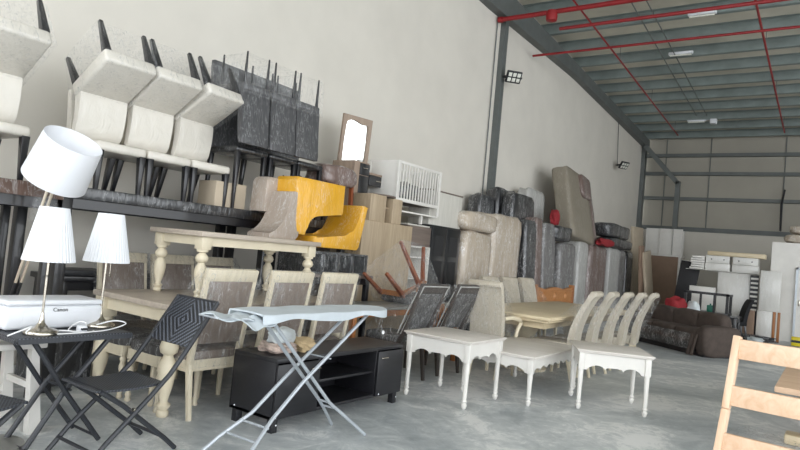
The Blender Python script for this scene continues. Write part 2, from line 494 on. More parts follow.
for x, l in ((-3.72, 'left of the pair of thin grey conduits under the roof purlins'), (-3.42, 'right of the pair of thin grey conduits under the roof purlins')):
    pipe('roof_conduit', l, [(x, 10, zr(10, .05)), (x-.12, 21.6, zr(21.6, .05))], .014, M['steel'], 'conduit', None, 6)
def striplight(x, y, l):
    t = thing('strip_light', l, 'light', (x, y, zr(y, .078)))
    MB().box(-.28, .28, -.05, .05, .03, .09, .01).build('housing', M['whitep'], t)
    MB().tube([(-.25, 0, .01), (.25, 0, .01)], .022, 8).build('tube', M['lens'], t)
    return t
striplight(-3.35, 16.2, 'white strip light under the middle of the roof by the conduits')
sl3 = striplight(-3.95, 22.23, 'white strip light at the far end of the roof near the back wall')
striplight(-2.55, 14.1, 'white strip light just behind the red pipes under the roof')
MB().box(.42,.62,-.1,.1,-.07,.085,.02).bar((.2,0,.07),(.45,0,.07),.02).build('junction_box', M['whitep'], sl3)
def flood(label, p, rz, tilt, wire):
    t = thing('flood_light', label, 'light', p)
    t.rotation_euler = (0, 0, rz)
    R = rot(0, tilt, 0)
    MB().box(-.03, .03, -.17, .17, -.13, .13, .012, M=R).build('housing', M['black'], t)
    b = MB()
    for i in (-1, 0, 1):
        for j in (-1, 1):
            b.box(.031, .04, i*.1-.038, i*.1+.038, j*.055-.042, j*.055+.042, .006, M=R)
    b.build('lens', M['lens'], t)
    MB().bar((-.1, .19, 0), (.0, .19, .0), .02, .03).bar((-.1, -.19, 0), (0, -.19, 0), .02, .03).bar((-.11, -.2, 0), (-.11, .2, 0), .02, .04, side=(0,0,1)).bar((-.36, 0, .04), (-.1, 0, 0), .03, .03).build('bracket', M['black'], t)
    if wire:
        MB().tube([(-.3, 0, 0), (-.33, .02, .3), (-.36, -.05, wire)], .01, 6).build('cable', M['black'], t)
    return t
flood('black LED floodlight on the steel column high on the left wall', (-5.85, 12.1, 5.38), -.75, .55, 0)
flood('black LED floodlight hanging from a cable near the back corner of the wall', (-5.85, 21.0, 4.95), -.5, .6, 1.75)
dp = thing('downpipe', 'grey square downpipe slanting from the roof corner then dropping down the back wall', 'pipe', (-4.78, BY-.5, 0))
MB().bar((0, 0, 0), (0, 0, 4.9), .16, .16).build('drop_pipe', M['steel'], dp)
MB().bar((0, 0, 4.82), (-1.25, 0, 6.25), .16, .16).build('slanted_pipe', M['steel'], dp)
tag(MB().tube([(-1.5, BY-.12, 3.3), (-1.52, BY-.12, 4.2), (-1.45, BY-.12, 4.72)], .035, 6).build('wall_cable', M['black']), 'black cable rising over the cladding of the back wall', 'cable')

# ------------------------------------------------------------------ daylight
w = bpy.data.worlds.new('sky'); SC.world = w; w.use_nodes = True
bg = w.node_tree.nodes['Background']
bg.inputs['Color'].default_value = (.92, .96, 1.0, 1); bg.inputs['Strength'].default_value = 2.85
def portal(loc, r, sx, sy):
    l = bpy.data.lights.new('open_front', 'AREA'); l.shape = 'RECTANGLE'; l.size = sx; l.size_y = sy
    o = bpy.data.objects.new('open_front', l); COL.objects.link(o); o.location = loc; o.rotation_euler = r
    l.cycles.is_portal = True
portal(((WX+RX)/2, FY, 4.0), (PI/2, 0, PI), RX-WX, 8.2)
portal((RX, (FY+17)/2, 4.0), (PI/2, 0, PI/2), 17-FY, 8.2)
vs = SC.view_settings
vs.view_transform = 'Standard'; vs.look = 'None'; vs.gamma = 1; vs.use_curve_mapping = False
vs.exposure = .6
SC.cycles.max_bounces = 8
SC.cycles.diffuse_bounces = 5
SC.cycles.transparent_max_bounces = 24
SC.cycles.sample_clamp_indirect = 6
# ------------------------------------------------------------------ chair builders
def parsons(label, fab, legm, w=.47, d=.5, sh=.47, bh=.98, th=.085, seat=.11, lean=.07, legw=.045, group=None, loc=(0,0,0), rz=0, r=None, splay=.06, wrap_film=None, name='upholstered_chair', gap=0, roll=0, seatm=None):
    """fully upholstered chair: local +x is its front"""
    t = thing(name, label, 'chair', loc, rz, group, r)
    b = MB(); b.box(-d/2, d/2, -w/2, w/2, sh-seat, sh, .03, seg=3); b.build('seat', seatm or fab, t)
    # back: side profile, rising from the seat's rear edge
    n = 10; fr = []; bk = []
    for i in range(n+1):
        v = i/n
        z = sh-.06 + (bh-sh+.06)*v
        x = -d/2 + .01 - lean*v**1.6 - roll*max(0, v-.55)**2*5
        k = th*(1-.25*v)
        fr.append((x+k, z)); bk.append((x, z))
    MB().prism(fr + bk[::-1], -w/2+gap, w/2-gap, bev=.018).build('backrest', fab, t)
    for sx in (1, -1):
        for sy in (1, -1):
            y = sy*(w/2-.035)
            if sx > 0: p0, p1 = (d/2-.035, y, sh-seat+.01), (d/2-.03, y, 0)
            else: p0, p1 = (-d/2+.04, y, sh-seat+.01), (-d/2+.04-splay, y, 0)
            k = legw
            MB().bar(p0, p1, k, k, k*.55, k*.55, bev=.004).build('leg', legm, t)
    if wrap_film:
        x0, x1 = -d/2-.05, d/2+.02
        MB().hull([(x, y, z) for x in (x0+.04, x1-.03) for y in (-w/2-.01, w/2+.01) for z in (.03,)] + [(x, y, sh+.02) for x in (x0+.02, x1) for y in (-w/2-.015, w/2+.015)]).build('plastic_film', wrap_film, t)
    return t

FLIP = lambda rz: (PI, 0, rz)

# --- black wrapped tables along the wall carrying the stacks
def plain_table(name, label, cat, loc, lx, ly, h, top, leg, m, ml=None, apron=.08, group=None, rz=0, inset=.03):
    t = thing(name, label, cat, loc, rz, group)
    MB().box(-lx/2, lx/2, -ly/2, ly/2, h-top, h, .006).build('tabletop', m, t)
    if apron:
        b = MB(); q = inset+.01
        b.box(-lx/2+q, lx/2-q, -ly/2+q, -ly/2+q+.02, h-top-apron, h-top)
        b.box(-lx/2+q, lx/2-q, ly/2-q-.02, ly/2-q, h-top-apron, h-top)
        b.box(-lx/2+q, -lx/2+q+.02, -ly/2+q, ly/2-q, h-top-apron, h-top)
        b.box(lx/2-q-.02, lx/2-q, -ly/2+q, ly/2-q, h-top-apron, h-top)
        b.build('apron', ml or m, t)
    for i in (-1, 1):
        for j in (-1, 1):
            x, y = i*(lx/2-inset-leg/2), j*(ly/2-inset-leg/2)
            MB().box(x-leg/2, x+leg/2, y-leg/2, y+leg/2, 0, h-top, .004).build('leg', ml or m, t)
    return t
plain_table('dining_table', 'lower black dining table by the white wall, under the long film-wrapped table', 'table', (-5.79, 3.48, 0), .5, 1.4, .90, .05, .09, M['blackleg'], group=None)
plain_table('dining_table', 'long black table wrapped in clear film carrying the cream upside-down chairs', 'table', (-5.52, 3.67, 0), .9, 2.34, 1.68, .10, .085, M['blackwrap'], M['blackleg'])
plain_table('dining_table', 'tall brown wooden table wrapped in film at the left edge of the photo', 'table', (-5.42, 1.75, 0), .9, 1.45, 1.66, .11, .06, M['brownwrap'], M['blackleg'])
plain_table('dining_table', 'black table wrapped in film under the dark grey upside-down chairs', 'table', (-5.54, 5.53, 0), .85, 1.34, 1.68, .09, .08, M['blackwrap'], M['blackleg'])
# dark slabs and a pale sheet left on the lower black table
for k, (x, y, z, sx, sy, sz, m, l) in enumerate([
    (-5.75, 3.05, .902, .35, .5, .05, 'black', 'black panel lying at the left on the lower black table under the cream chairs'),
    (-5.78, 3.75, .902, .4, .6, .04, 'blackwrap', 'wrapped black panel at the right on the lower black table under the cream chairs')]):
    tag(MB().box(-sx/2, sx/2, -sy/2, sy/2, 0, sz, .006).build('flat_slab', M[m], loc=(x, y, z)), l, 'panel')

# --- cream chairs: three upright on the table, three upside down on their seats
TZ = 1.681
ys = (3.02, 3.50, 3.98)
nm = ('left', 'middle', 'right')
low = None; hi = None
for k, y in enumerate(ys):
    l = f'upright cream leather chair on the black table, {nm[k]} of three under upside-down ones'
    if low is None:
        low = parsons(l, M['creamfab'], M['blackleg'], w=.465, d=.56, sh=.42, bh=.90, group='cream chairs standing on the black table', loc=(-5.42, y, TZ), legw=.06, splay=.09, seat=.085)
    else:
        dup(low, (-5.42, y, TZ), 0, l)
IZ = TZ+.42
for k, y in enumerate(ys):
    l = ('cream leather chair upside down, leftmost of the three above the big drum lamp shade',
         'cream leather chair upside down with black legs up, between two like it',
         'cream leather chair upside down with black legs up, next to dark grey chairs')[k]
    yy = (2.92, 3.41, 3.90)[k]
    R = (PI, math.radians(-30), math.radians((0, 0, 6)[k]))
    if hi is None:
        hi = parsons(l, M['creamfab'], M['blackleg'], w=.475, d=.56, sh=.44, bh=.74, th=.1, gap=.022, seat=.13, lean=.2, group='cream chairs standing upside down', loc=(-5.42, yy, IZ+.885), r=R, legw=.06, splay=.06, wrap_film=M['film'])
    else:
        dup(hi, (-5.42, yy, IZ+.885), r=R, label=l)
dup(low, (-5.36, 2.0, 1.661), 0, 'cream leather chair standing upright on the brown table at the left edge')
dup(hi, (-5.42, 2.02, 1.661+.42+.885), r=(PI, math.radians(-30), 0), label='cream leather chair upside down at the top left corner of the photo')
tag(MB().box(-.14, .14, -.2, .2, 0, .26, .008).build('carton', M['cardl'], loc=(-5.3, 4.26, TZ)) , 'small tan carton on the black table beneath the rightmost cream chair seat', 'box')

# --- dark grey chairs: upright ones at the back, upside-down ones leaning in front
GT = 1.681
g0 = None; g1 = None
gy = (4.46, 4.92, 5.36)
for k, y in enumerate(gy):
    l = f'upright dark grey chair by the wall, {nm[k]} of three behind upside-down grey chairs'
    if g0 is None: g0 = parsons(l, M['greyfab'], M['blackleg'], seatm=M['blackwrap'], w=.44, d=.5, sh=.66, bh=1.62, th=.06, seat=.07, lean=.1, legw=.05, splay=.04, group='dark grey chairs standing upright', loc=(-5.36, y, GT))
    else: dup(g0, (-5.36, y, GT), 0, l)
for k, y in enumerate(gy):
    l = ('dark grey wrapped chair upside down, nearest the cream chairs', 'dark grey wrapped chair upside down, middle of its row of three', 'dark grey wrapped chair upside down, right end of its row of three')[k]
    R = (PI, 0, PI); y = (4.335, 4.735, 5.12)[k]
    if g1 is None: g1 = parsons(l, M['greyfab'], M['blackleg'], w=.37, d=.44, sh=.42, bh=.96, th=.07, seat=.1, lean=.05, legw=.028, splay=.0, group='dark grey chairs upside down', loc=(-5.22, y, GT+.66+.965), r=R, wrap_film=M['film'])
    else: dup(g1, (-5.22, y, GT+.66+.965), r=R, label=l)

# --- tub chairs, stacked seat to seat, on a dark wrapped crate
def tub(label, m, ln, bh, bt, st, w=.56, lean=.10, loc=(0,0,0), r=None, rz=0, group=None):
    """blocky one-piece chair shell: seat slab st thick, ln long, with a back bh above it; local +y is its front"""
    t = thing('tub_chair', label, 'chair', loc, rz, group, r)
    pr = [(ln/2, 0), (ln/2, st*.9), (ln/2-.03, st)]
    x1 = -ln/2+bt
    for i in range(9):
        a = i/8
        pr.append((x1+.2*(1-a)**2.2-.02*a - lean*a*a*.6, st+.005+bh*a**1.5))
    pr += [(x1-.05-lean*.8, st+bh+.015), (-ln/2-lean, st+bh), (-ln/2-lean*.35, st+bh*.45), (-ln/2+.01, .04), (-ln/2+.05, 0)]
    MB().prism([(a, c) for a, c in pr], -w/2, w/2, M=Matrix(((0,-1,0,0),(1,0,0,0),(0,0,1,0),(0,0,0,1))), bev=.025).build('shell', m, t)
    for i in (-1, 1):
        for j in (-1, 1): MB().bar((i*(w/2-.06), j*(ln/2-.1), .0), (i*(w/2-.05), j*(ln/2-.09), .02), .04, .04).build('leg', M['blackleg'], t)
    return t
plain_table('side_table', 'dark table with a brown edge, wrapped in film, under the yellow tub chairs', 'table', (-4.88, 5.55, 0), .46, 1.25, 1.06, .035, .06, M['darkoak'], M['blackleg'])
cr = thing('wrapped_crate', 'dark slatted crate wrapped in clear film directly under the yellow tub chairs', 'crate', (-4.88, 5.50, 1.062))
b = MB()
for k in range(5): b.box(-.21, .21, -.55+k*.26, -.49+k*.26, 0, .25, .004)
b.box(-.21, .21, -.55, .55, .225, .25).box(-.21, .21, -.55, .55, 0, .02)
b.build('frame', M['blackwrap'], cr)
MB().box(-.22, .22, -.57, .57, 0, .258, .02).build('plastic_film', M['film2'], cr)
# (front of the lower chair towards -y: turn half a circle)
tub('yellow tub chair standing upright with its back to the oak board', M['yellow'], .80, .40, .1, .13, w=.5, loc=(-4.86, 5.40, 1.355), rz=PI)
tub('yellow tub chair turned upside down over the upright yellow one', M['yellow'], .80, .24, .20, .36, w=.34, loc=(-4.79, 5.05, 2.085), r=(PI, 0, PI), lean=-.06)
tub('beige tub chair standing upright behind the small turned-leg table', M['beige'], .42, .44, .2, .05, w=.32, loc=(-4.78, 4.55, 1.412), rz=PI, lean=.04)
tub('beige tub chair upside down with its wide back towards the black stack', M['beige'], .64, .03, .2, .34, w=.22, loc=(-5.02, 4.82, 2.055), r=(PI, 0, PI), lean=.0)
# ------------------------------------------------------------------ turned-leg cream tables and framed dining chairs
def turned_leg(h, k, loc, m, t):
    pr = [(.030,0),(.036,.012),(.036,.05),(.026,.065),(.04,.09),(.043,.115),(.026,.135),(.024,.15),(.046,.30),(.055,.42),(.05,.5),(.03,.56),(.028,.575),(.05,.60),(.058,.65),(.048,.70),(.032,.725),(.03,.74),(.05,.755),(.052,.80)]
    b = MB(); b.lathe([(r*k, z*h) for r, z in pr], T(*loc), 16)
    x, y, z = loc; s = .052*k
    b.box(x-s, x+s, y-s, y+s, z+.79*h, z+h, .004)
    return b.build('leg', m, t, ang=60)
def turned_table(label, loc, lx, ly, h, k, ap):
    t = thing('dining_table' if h > .65 else 'coffee_table', label, 'table', loc)
    MB().box(-lx/2, lx/2, -ly/2, ly/2, h-.045, h, .008).build('tabletop', M['creamtop'], t)
    b = MB(); q = .07
    for s in (-1, 1):
        b.box(-lx/2+q, lx/2-q, s*(ly/2-q)-.012, s*(ly/2-q)+.012, h-.045-ap, h-.045)
        b.box(s*(lx/2-q)-.012, s*(lx/2-q)+.012, -ly/2+q, ly/2-q, h-.045-ap, h-.045)
    b.build('apron', M['cream'], t)
    for i in (-1, 1):
        for j in (-1, 1):
            turned_leg(h-.045, k, (i*(lx/2-.085), j*(ly/2-.085), 0), M['cream'], t)
    return t
turned_table('long cream dining table with thick turned legs and limed top, on the floor', (-4.50, 3.88, 0), 1.08, 2.1, .845, 1.25, .10)
turned_table('smaller cream table with turned legs standing on top of the long dining table', (-4.62, 3.99, .846), .74, 1.46, .565, .95, .075)

def frame_chair(label, loc, rz, group=None, fab=None, fr=None, w=.50, d=.48, sh=.48, bh=1.12, lean=.12, fil=None, turned=False, film_edge=False):
    fab = fab or M['brownfab']; fr = fr or M['rawcream']
    t = thing('dining_chair', label, 'chair', loc, rz, group)
    MB().soft(0.02, 0, sh-.015, d+.02, w, .09, .3, 6).build('seat', fab, t)
    b = MB()
    for s in (-1, 1):
        b.box(-d/2, d/2, s*(w/2-.02)-.012, s*(w/2-.02)+.012, sh-.13, sh-.045)
    b.box(d/2-.03, d/2-.005, -w/2+.02, w/2-.02, sh-.13, sh-.045).box(-d/2+.01, -d/2+.035, -w/2+.02, w/2-.02, sh-.13, sh-.045)
    b.build('seat_frame', fr, t)
    bx = lambda z: -d/2+.02 - lean*((z-sh)/(bh-sh))**1.2 if z > sh else -d/2+.02
    for s in (-1, 1):
        y = s*(w/2-.025)
        b = MB(); b.bar((-d/2-.045, y, 0), (-d/2+.02, y, sh-.05), .03, .034, .036, .05, bev=.004)
        b.bar((-d/2+.02, y, sh-.09), (bx(bh), y*1.02, bh), .036, .05, .036, .035, bev=.004)
        b.build('leg', fr, t)
        y2 = s*(w/2-.03)
        if turned:
            k = .7; b = MB(); b.lathe([(r*k, z*(sh-.1)) for r, z in [(.028,0),(.034,.02),(.03,.06),(.022,.08),(.034,.13),(.03,.17),(.024,.2),(.036,.5),(.045,.62),(.03,.72),(.046,.78),(.046,.84),(.03,.88),(.05,.9),(.05,1)]], T(d/2-.035, y2, 0), 12); b.build('leg', fr, t, ang=60)
        else:
            MB().bar((d/2-.04, y2, sh-.05), (d/2-.03, y2, 0), .045, .045, .03, .03, bev=.004).build('leg', fr, t)
    zt = bh-.075
    M2 = lambda z: (bx(z), 0, z)
    MB().bar((bx(zt), 0, zt), (bx(bh)-.005, 0, bh+.02), w-.005, .05, side=(0,1,0), bev=.012).build('top_rail', fr, t)
    MB().bar((bx(sh+.08), 0, sh+.08), (bx(zt+.005), 0, zt+.005), w-.075, .045, side=(0,1,0), bev=.012).build('back_panel', fab, t)
    if film_edge:  # pale tubes drawn in for the light edges of the film
        q = w/2-.012
        MB().tube([(bx(sh+.05)+.02, -q, sh+.05), (bx(.8)+.02, -q, .8), (bx(bh)+.02, -q, bh), (bx(bh)+.02, q, bh), (bx(.8)+.02, q, .8), (bx(sh+.05)+.02, q, sh+.05)], .008, 6).tube([(bx(sh+.05)-.028, -q, sh+.05), (bx(.8)-.028, -q, .8), (bx(bh)-.028, -q, bh), (bx(bh)-.028, q, bh), (bx(.8)-.028, q, .8), (bx(sh+.05)-.028, q, sh+.05)], .008, 6).build('film_edge', M['mlight'], t)
    if fil is not None:
        MB().hull([(x, y, z) for y in (-w/2-.012, w/2+.012) for x, z in ((bx(bh)-.04, bh+.03), (bx(bh)+.04, bh+.03), (-d/2-.03, sh-.1), (d/2+.03, sh+.04), (d/2+.02, sh-.1))]).build('plastic_film', fil, t)
    return t
near = [(3.22, 'pale framed dining chair with brown back, behind the black wicker folding chair'),
        (3.88, 'pale framed dining chair with brown back, middle one behind the ironing board'),
        (4.51, 'pale framed dining chair with brown back, beside the grey-topped table')]
c0 = None
for y, l in near:
    if c0 is None: c0 = frame_chair(l, (-4.12, y, 0), PI, 'pale framed dining chairs round the long cream table', fil=M['film'])
    else: dup(c0, (-4.12, y, 0), PI, l)
for y, l in [(3.38, 'pale framed chair across the cream table, leftmost, beside the pleated lamp'),
             (3.93, 'pale framed chair across the cream table, behind the small table left legs'),
             (4.46, 'pale framed chair across the cream table, rightmost of three')]:
    dup(c0, (-5.22, y, 0), 0, l)
# two upholstered stools tucked under the table's end
st0 = None
for x, l in ((-4.87, 'upholstered stool with turned cream legs under the table end, left of the pair'), (-4.36, 'upholstered stool with turned cream legs under the table end, right of the pair')):
    if st0 is None:
        st0 = thing('stool', l, 'stool', (x, 3.12, 0), 0, 'stools under the long cream table')
        MB().soft(0, 0, .46, .46, .42, .1, .3, 6).build('seat', M['darkfab'], st0)
        b = MB()
        for s in (-1, 1):
            b.box(-.22, .22, s*.19-.012, s*.19+.012, .34, .425).box(s*.21-.012, s*.21+.012, -.19, .19, .34, .425)
        b.build('seat_frame', M['rawcream'], st0)
        for i in (-1, 1):
            for j in (-1, 1):
                MB().lathe([(r*.75, z*.42) for r, z in [(.024,0),(.032,.02),(.032,.05),(.022,.08),(.034,.13),(.022,.18),(.03,.5),(.038,.62),(.024,.7),(.042,.76),(.024,.82),(.044,.84),(.044,1)]], T(i*.195, j*.175, 0), 12).build('leg', M['rawcream'], st0, ang=60)
    else: dup(st0, (x, 3.12, 0), 0, l)

# ------------------------------------------------------------------ black wicker bistro table and two folding chairs
wt = thing('bistro_table', 'black wicker folding table carrying the printer and lamps', 'table', (-4.03, 2.06, 0))
MB().box(-.27, .27, -.36, .36, .665, .70, .012).build('tabletop', M['weave'], wt)
b = MB()
for s in (-1, 1): b.bar((s*.262, -.35, .678), (s*.262, .35, .678), .02, .03)
for s in (-1, 1): b.bar((-.26, s*.35, .678), (.26, s*.35, .678), .02, .03, side=(0,0,1))
b.build('rim', M['weave'], wt)
for x, m in ((.235, 1), (.20, -1), (-.08, 1), (-.045, -1)):
    MB().tube([(x, -.24*m, .66), (x, -.02, .34), (x, .22*m, .018)], .0165, 8).build('leg', M['tube'], wt)
for y in (-.22, .22): MB().tube([(-.08, y, .03), (.235, y, .03)], .009, 6).build('stretcher', M['tube'], wt)
MB().tube([(-.09, 0, .36), (.245, 0, .36)], .008, 6).build('stretcher', M['tube'], wt)

def fold_chair(label, loc, rz):
    """local +x is the front"""
    t = thing('folding_chair', label, 'chair', loc, rz, 'black wicker folding chairs')
    MB().surf(lambda u, v: (-.2+.44*u, -.19+.38*v, .45-.012*math.sin(u*PI)), 8, 6, .014).build('seat', M['weave'], t)
    for s in (-1, 1):      # long side tubes: back post running down to the front foot
        y = s*.212
        pts = [(-.53, y, .94), (-.36, y, .69), (-.22, y, .50), (-.10, y, .38), (.03, y, .26), (.16, y, .14), (.27, y, .016)]
        MB().tube(pts, .0155, 8).build('side_tube', M['tube'], t)
        y = s*.185
        MB().tube([(.21, y, .44), (.06, y, .34), (-.1, y, .21), (-.25, y, .09), (-.33, y, .016)], .0155, 8).build('leg', M['tube'], t)
    for q in (((.215, -.212, .09), (.215, .212, .09)), ((-.24, -.185, .10), (-.24, .185, .10)), ((.205, -.19, .44), (.205, .19, .44)), ((-.53, -.212, .94), (-.53, .212, .94))):
        MB().tube(q, .011, 6).build('stretcher', M['tube'], t)
    a = math.atan2(.17, .25)
    MB().box(-.008, .008, -.205, .205, -.175, .165, .005).build('back_panel', M['lozenge'], t, loc=(-.436, 0, .80), rotation=(0, -a, 0))
    MB().box(-.006, .006, -.215, -.195, -.02, .02).box(-.006, .006, .195, .215, -.02, .02).build('hinge', M['chrome'], t, loc=(.0, 0, .30))
    return t
fold_chair('black wicker folding chair with a lozenge woven back beside the wicker table', (-3.56, 2.22, 0), -PI/2)
fold_chair('black wicker folding chair cut off by the left edge, under the wicker table', (-3.48, 1.33, 0), PI/2+.25)

# ------------------------------------------------------------------ on and around the wicker table
ZT = .701
pr = thing('printer', 'white printer lying flat on the wicker table behind the lamps', 'printer', (-4.15, 2.03, ZT))
MB().box(-.15, .15, -.30, .30, .006, .15, .02, seg=3).build('body', M['whitep'], pr)
MB().box(-.148, .15, -.298, .298, .151, .185, .014, seg=3).build('scanner_lid', M['whitep'], pr)
MB().box(.1495, .153, -.2, .22, .03, .115, .003).build('paper_tray', M['whitep'], pr)
MB().box(-.13, .13, -.28, .28, 0, .008).build('base', M['black'], pr)
def text_mesh(name, s, size, m, parent, mat4):
    cu = bpy.data.curves.new(name, 'FONT'); cu.body = s; cu.size = size; cu.extrude = .0006; cu.align_x = 'CENTER'; cu.align_y = 'CENTER'
    tmp = bpy.data.objects.new(name, cu); COL.objects.link(tmp)
    me = bpy.data.meshes.new_from_object(tmp.evaluated_get(bpy.context.evaluated_depsgraph_get()))
    bpy.data.objects.remove(tmp); bpy.data.curves.remove(cu)
    me.materials.clear(); me.materials.append(m)
    o = bpy.data.objects.new(name, me); COL.objects.link(o); o.parent = parent
    o.matrix_local = mat4
    return o
text_mesh('lettering', 'Canon', .035, M['black'], pr, Matrix(((0,0,1,.1545),(1,0,0,.02),(0,1,0,.125),(0,0,0,1))))

def pleated_lamp(label, loc, rz=0, k=1.0, cord=True):
    t = thing('table_lamp', label, 'lamp', loc, rz, 'table lamps with pleated shades on the wicker table')
    MB().lathe([(.115*k,0),(.118*k,.006),(.116*k,.022),(.10*k,.03),(.05*k,.042),(.022*k,.07),(.012,.1),(.009,.13)], None, 28).build('base', M['chrome'], t, ang=60)
    MB().tube([(0,0,.12),(0,0,.62)], .0075, 10).build('stem', M['chrome'], t)
    n = 72
    wob = lambda a: 1+.016*math.sin(40*a)
    b = MB(); b.lathe([(.176*k,.44),(.176*k,.446),(.100*k,.76),(.100*k,.766),(.097*k,.764),(.172*k,.442)], None, 240, cap=False, wob=wob)
    b.build('lamp_shade', M['shade'], t, ang=80)
    b = MB(); b.tube([(0,0,.62),(0,0,.74)], .012, 8)
    for i in range(3): b.tube([(0,0,.74),(.098*k*math.cos(i*2.09),.098*k*math.sin(i*2.09),.755)], .003, 5)
    b.build('lamp_holder', M['chrome'], t)
    b = MB(); b.tube([(.04,-.02,.6),(.042,-.02,.36)], .0018, 5); b.lathe([(.001,0),(.008,.005),(.009,.012),(.001,.018)], T(.042,-.02,.342), 8)
    b.build('pull_chain', M['chrome'], t)
    return t
pl = pleated_lamp('white pleated table lamp in front of the printer, nearer of the two', (-3.87, 1.88, ZT), 0, .82)
dup(pl, (-4.02, 2.33, ZT), .6, 'white pleated table lamp at the right end of the printer')
cb = thing('power_cord', 'white cord with black-pinned plugs coiled between the lamp bases', 'cord', (-3.85, 2.1, ZT))
rn = random.Random(3)
def squig(pts, r=.0045, n=6, it=3):
    P = [V3(p) for p in pts]
    for _ in range(it):
        Q = [P[0]]
        for a, c in zip(P, P[1:]): Q += [a*.75+c*.25, a*.25+c*.75]
        P = Q+[P[-1]]
    return MB().tube(P, r, n)
squig([(-.05,-.15,.006),(.0,-.1,.02),(.03,.0,.006),(-.02,.07,.05),(-.09,.05,.06),(-.08,-.03,.01),(.0,-.05,.006),(.04,.08,.006),(.0,.2,.006),(-.03,.3,.02),(.02,.32,.05),(-.01,.24,.07),(-.08,.16,.03)]).build('cord', M['cable'], cb)
squig([(.02,-.42,.006),(.05,-.33,.05),(.02,-.28,.06),(.0,-.33,.006),(.04,-.23,.006),(.05,-.05,.006),(.06,.05,.01),(.0,.1,.006)]).build('cord', M['cable'], cb)
b = MB(); b.soft(0, .02, .022, .06, .05, .044, .4, 4); b.build('plug', M['whitep'], cb)
b = MB()
for i in (-1,0,1): b.box(.03,.05,.012+i*.014,.018+i*.014,.02,.032)
b.build('plug_pin', M['black'], cb)
# tall drum-shade floor lamp leaning out from behind the table
fl = thing('floor_lamp', 'tall floor lamp with slanted twin rods and a big tilted white drum shade', 'lamp', (-5.13, 2.10, 0))
MB().lathe([(.15,0),(.152,.008),(.148,.02),(.03,.03)], None, 24).build('base', M['black'], fl)
d = V3((.37, .17, 1.64)); k = V3((.42, -.9, 0)).normalized()*.028
for s in (-1, 1):
    b = MB(); b.tube([k*s+d*.012, k*s+d*.55], .011, 8); b.build('rod_sleeve', M['black'], fl)
    b = MB(); b.tube([k*s+d*.55, k*s+d*1.06], .011, 8); b.build('rod', M['brass'], fl)
ax = V3((.205, .02, .33)).normalized()
Q = V3((0,0,1)).rotation_difference(ax).to_matrix().to_4x4()
c = V3((.385, .175, 1.68))
b = MB(); b.lathe([(.225,0),(.226,.004),(.205,.345),(.204,.349),(.201,.345),(.221,.004)], Matrix.Translation(c) @ Q, 48, cap=False)
b.build('lamp_shade', M['shade'], fl, ang=70)
b = MB()
for i in range(3):
    b.tube([Matrix.Translation(c) @ Q @ V3((0,0,.08)), Matrix.Translation(c) @ Q @ V3((.218*math.cos(i*2.1), .218*math.sin(i*2.1), .03))], .003, 5)
b.tube([d*1.06-k*1.2, d*1.06+k*1.2], .012, 8).tube([d*1.06, Matrix.Translation(c) @ Q @ V3((0,0,.14))], .014, 8)
b.build('lamp_holder', M['brass'], fl)
MB().soft(.30, .16, 1.46, .10, .16, .22, .8, 5, .25).build('plastic_film', M['film2'], fl)
tag(MB().lathe([(.20,0),(.205,.01),(.20,.035),(.06,.05),(.045,.07)], T(-4.03, 1.72, 0), 28).build('parasol_base', M['greytop']), 'round grey base on the floor beneath the wicker table at the lower left', 'base')
bn = thing('bench', 'white wooden bench with splayed legs standing under the wicker table', 'bench', (-4.40, 1.75, 0))
MB().box(-.22, .22, -.34, .34, .55, .59, .008).build('seat', M['white'], bn)
for i in (-1, 1):
    for j in (-1, 1):
        MB().bar((i*.18, j*.27, .55), (i*.20, j*.31, 0), .05, .05, .075, .075).build('leg', M['white'], bn)
for q in (((-.19, .29, .3), (.19, .29, .3)), ((-.19, -.29, .3), (.19, -.29, .3)), ((-.19, -.28, .22), (-.19, .28, .22))):
    MB().bar(*q, .03, .04).build('stretcher', M['white'], bn)
# brown curved seat back and crumpled plastic behind the printer
ch = thing('wooden_chair', 'tan wooden chair with crumpled plastic, behind the printer at the left edge', 'chair', (-4.95, 1.62, 0), .2)
MB().surf(lambda u, v: (-.2-.06*math.sin(PI*u), -.27+.54*u, .55+.55*v), 10, 4, .025).build('backrest', M['tanwood'], ch)
MB().box(-.22, .2, -.25, .25, .42, .46, .01).build('seat', M['tanwood'], ch)
for i in (-1, 1):
    for j in (-1, 1): MB().bar((i*.18, j*.22, .42), (i*.2, j*.24, 0), .04, .04, .03, .03).build('leg', M['tanwood'], ch)
for j in (-1, 1): MB().bar((-.2, j*.2, .44), (-.22, j*.2, .6), .03, .03).build('back_post', M['tanwood'], ch)
tag(MB().soft(0, 0, .09, .3, .42, .18, .75, 8, .3, seed=5).build('plastic_bundle', M['film2'], loc=(-4.93, 1.62, .465)), 'crumpled ball of clear plastic on the tan chair behind the printer', 'plastic')
bp = thing('wooden_chair', 'red-brown wooden chair post standing at the far left edge below the brown table', 'chair', (-5.6, 1.75, 0), 0)
MB().lathe([(.05,0),(.05,1.25),(.06,1.3),(.06,1.36),(.03,1.4)], T(.25,.1,0), 12).build('back_post', M['redwood'], bp)
MB().lathe([(.05,0),(.05,1.25),(.06,1.3),(.06,1.36),(.03,1.4)], T(.25,-.35,0), 12).build('back_post', M['redwood'], bp)
MB().box(.0, .28, -.36, .12, .40, .45, .01).bar((.25,-.35,1.1),(.25,.1,1.1),.05,.05,side=(0,0,1)).build('seat', M['redwood'], bp)
for y in (-.3, .06): MB().bar((.03, y, 0), (.03, y, .4), .04).build('leg', M['redwood'], bp)

tag(MB().soft(0, 0, .3, .34, .5, .6, .15, 8, .02, seed=3).build('dark_box', M['mblack'], loc=(-5.42, 2.78, 0)), 'black block added to fill the dark space under the long black table', 'chest')  # added block, stands in for the darkness under the table

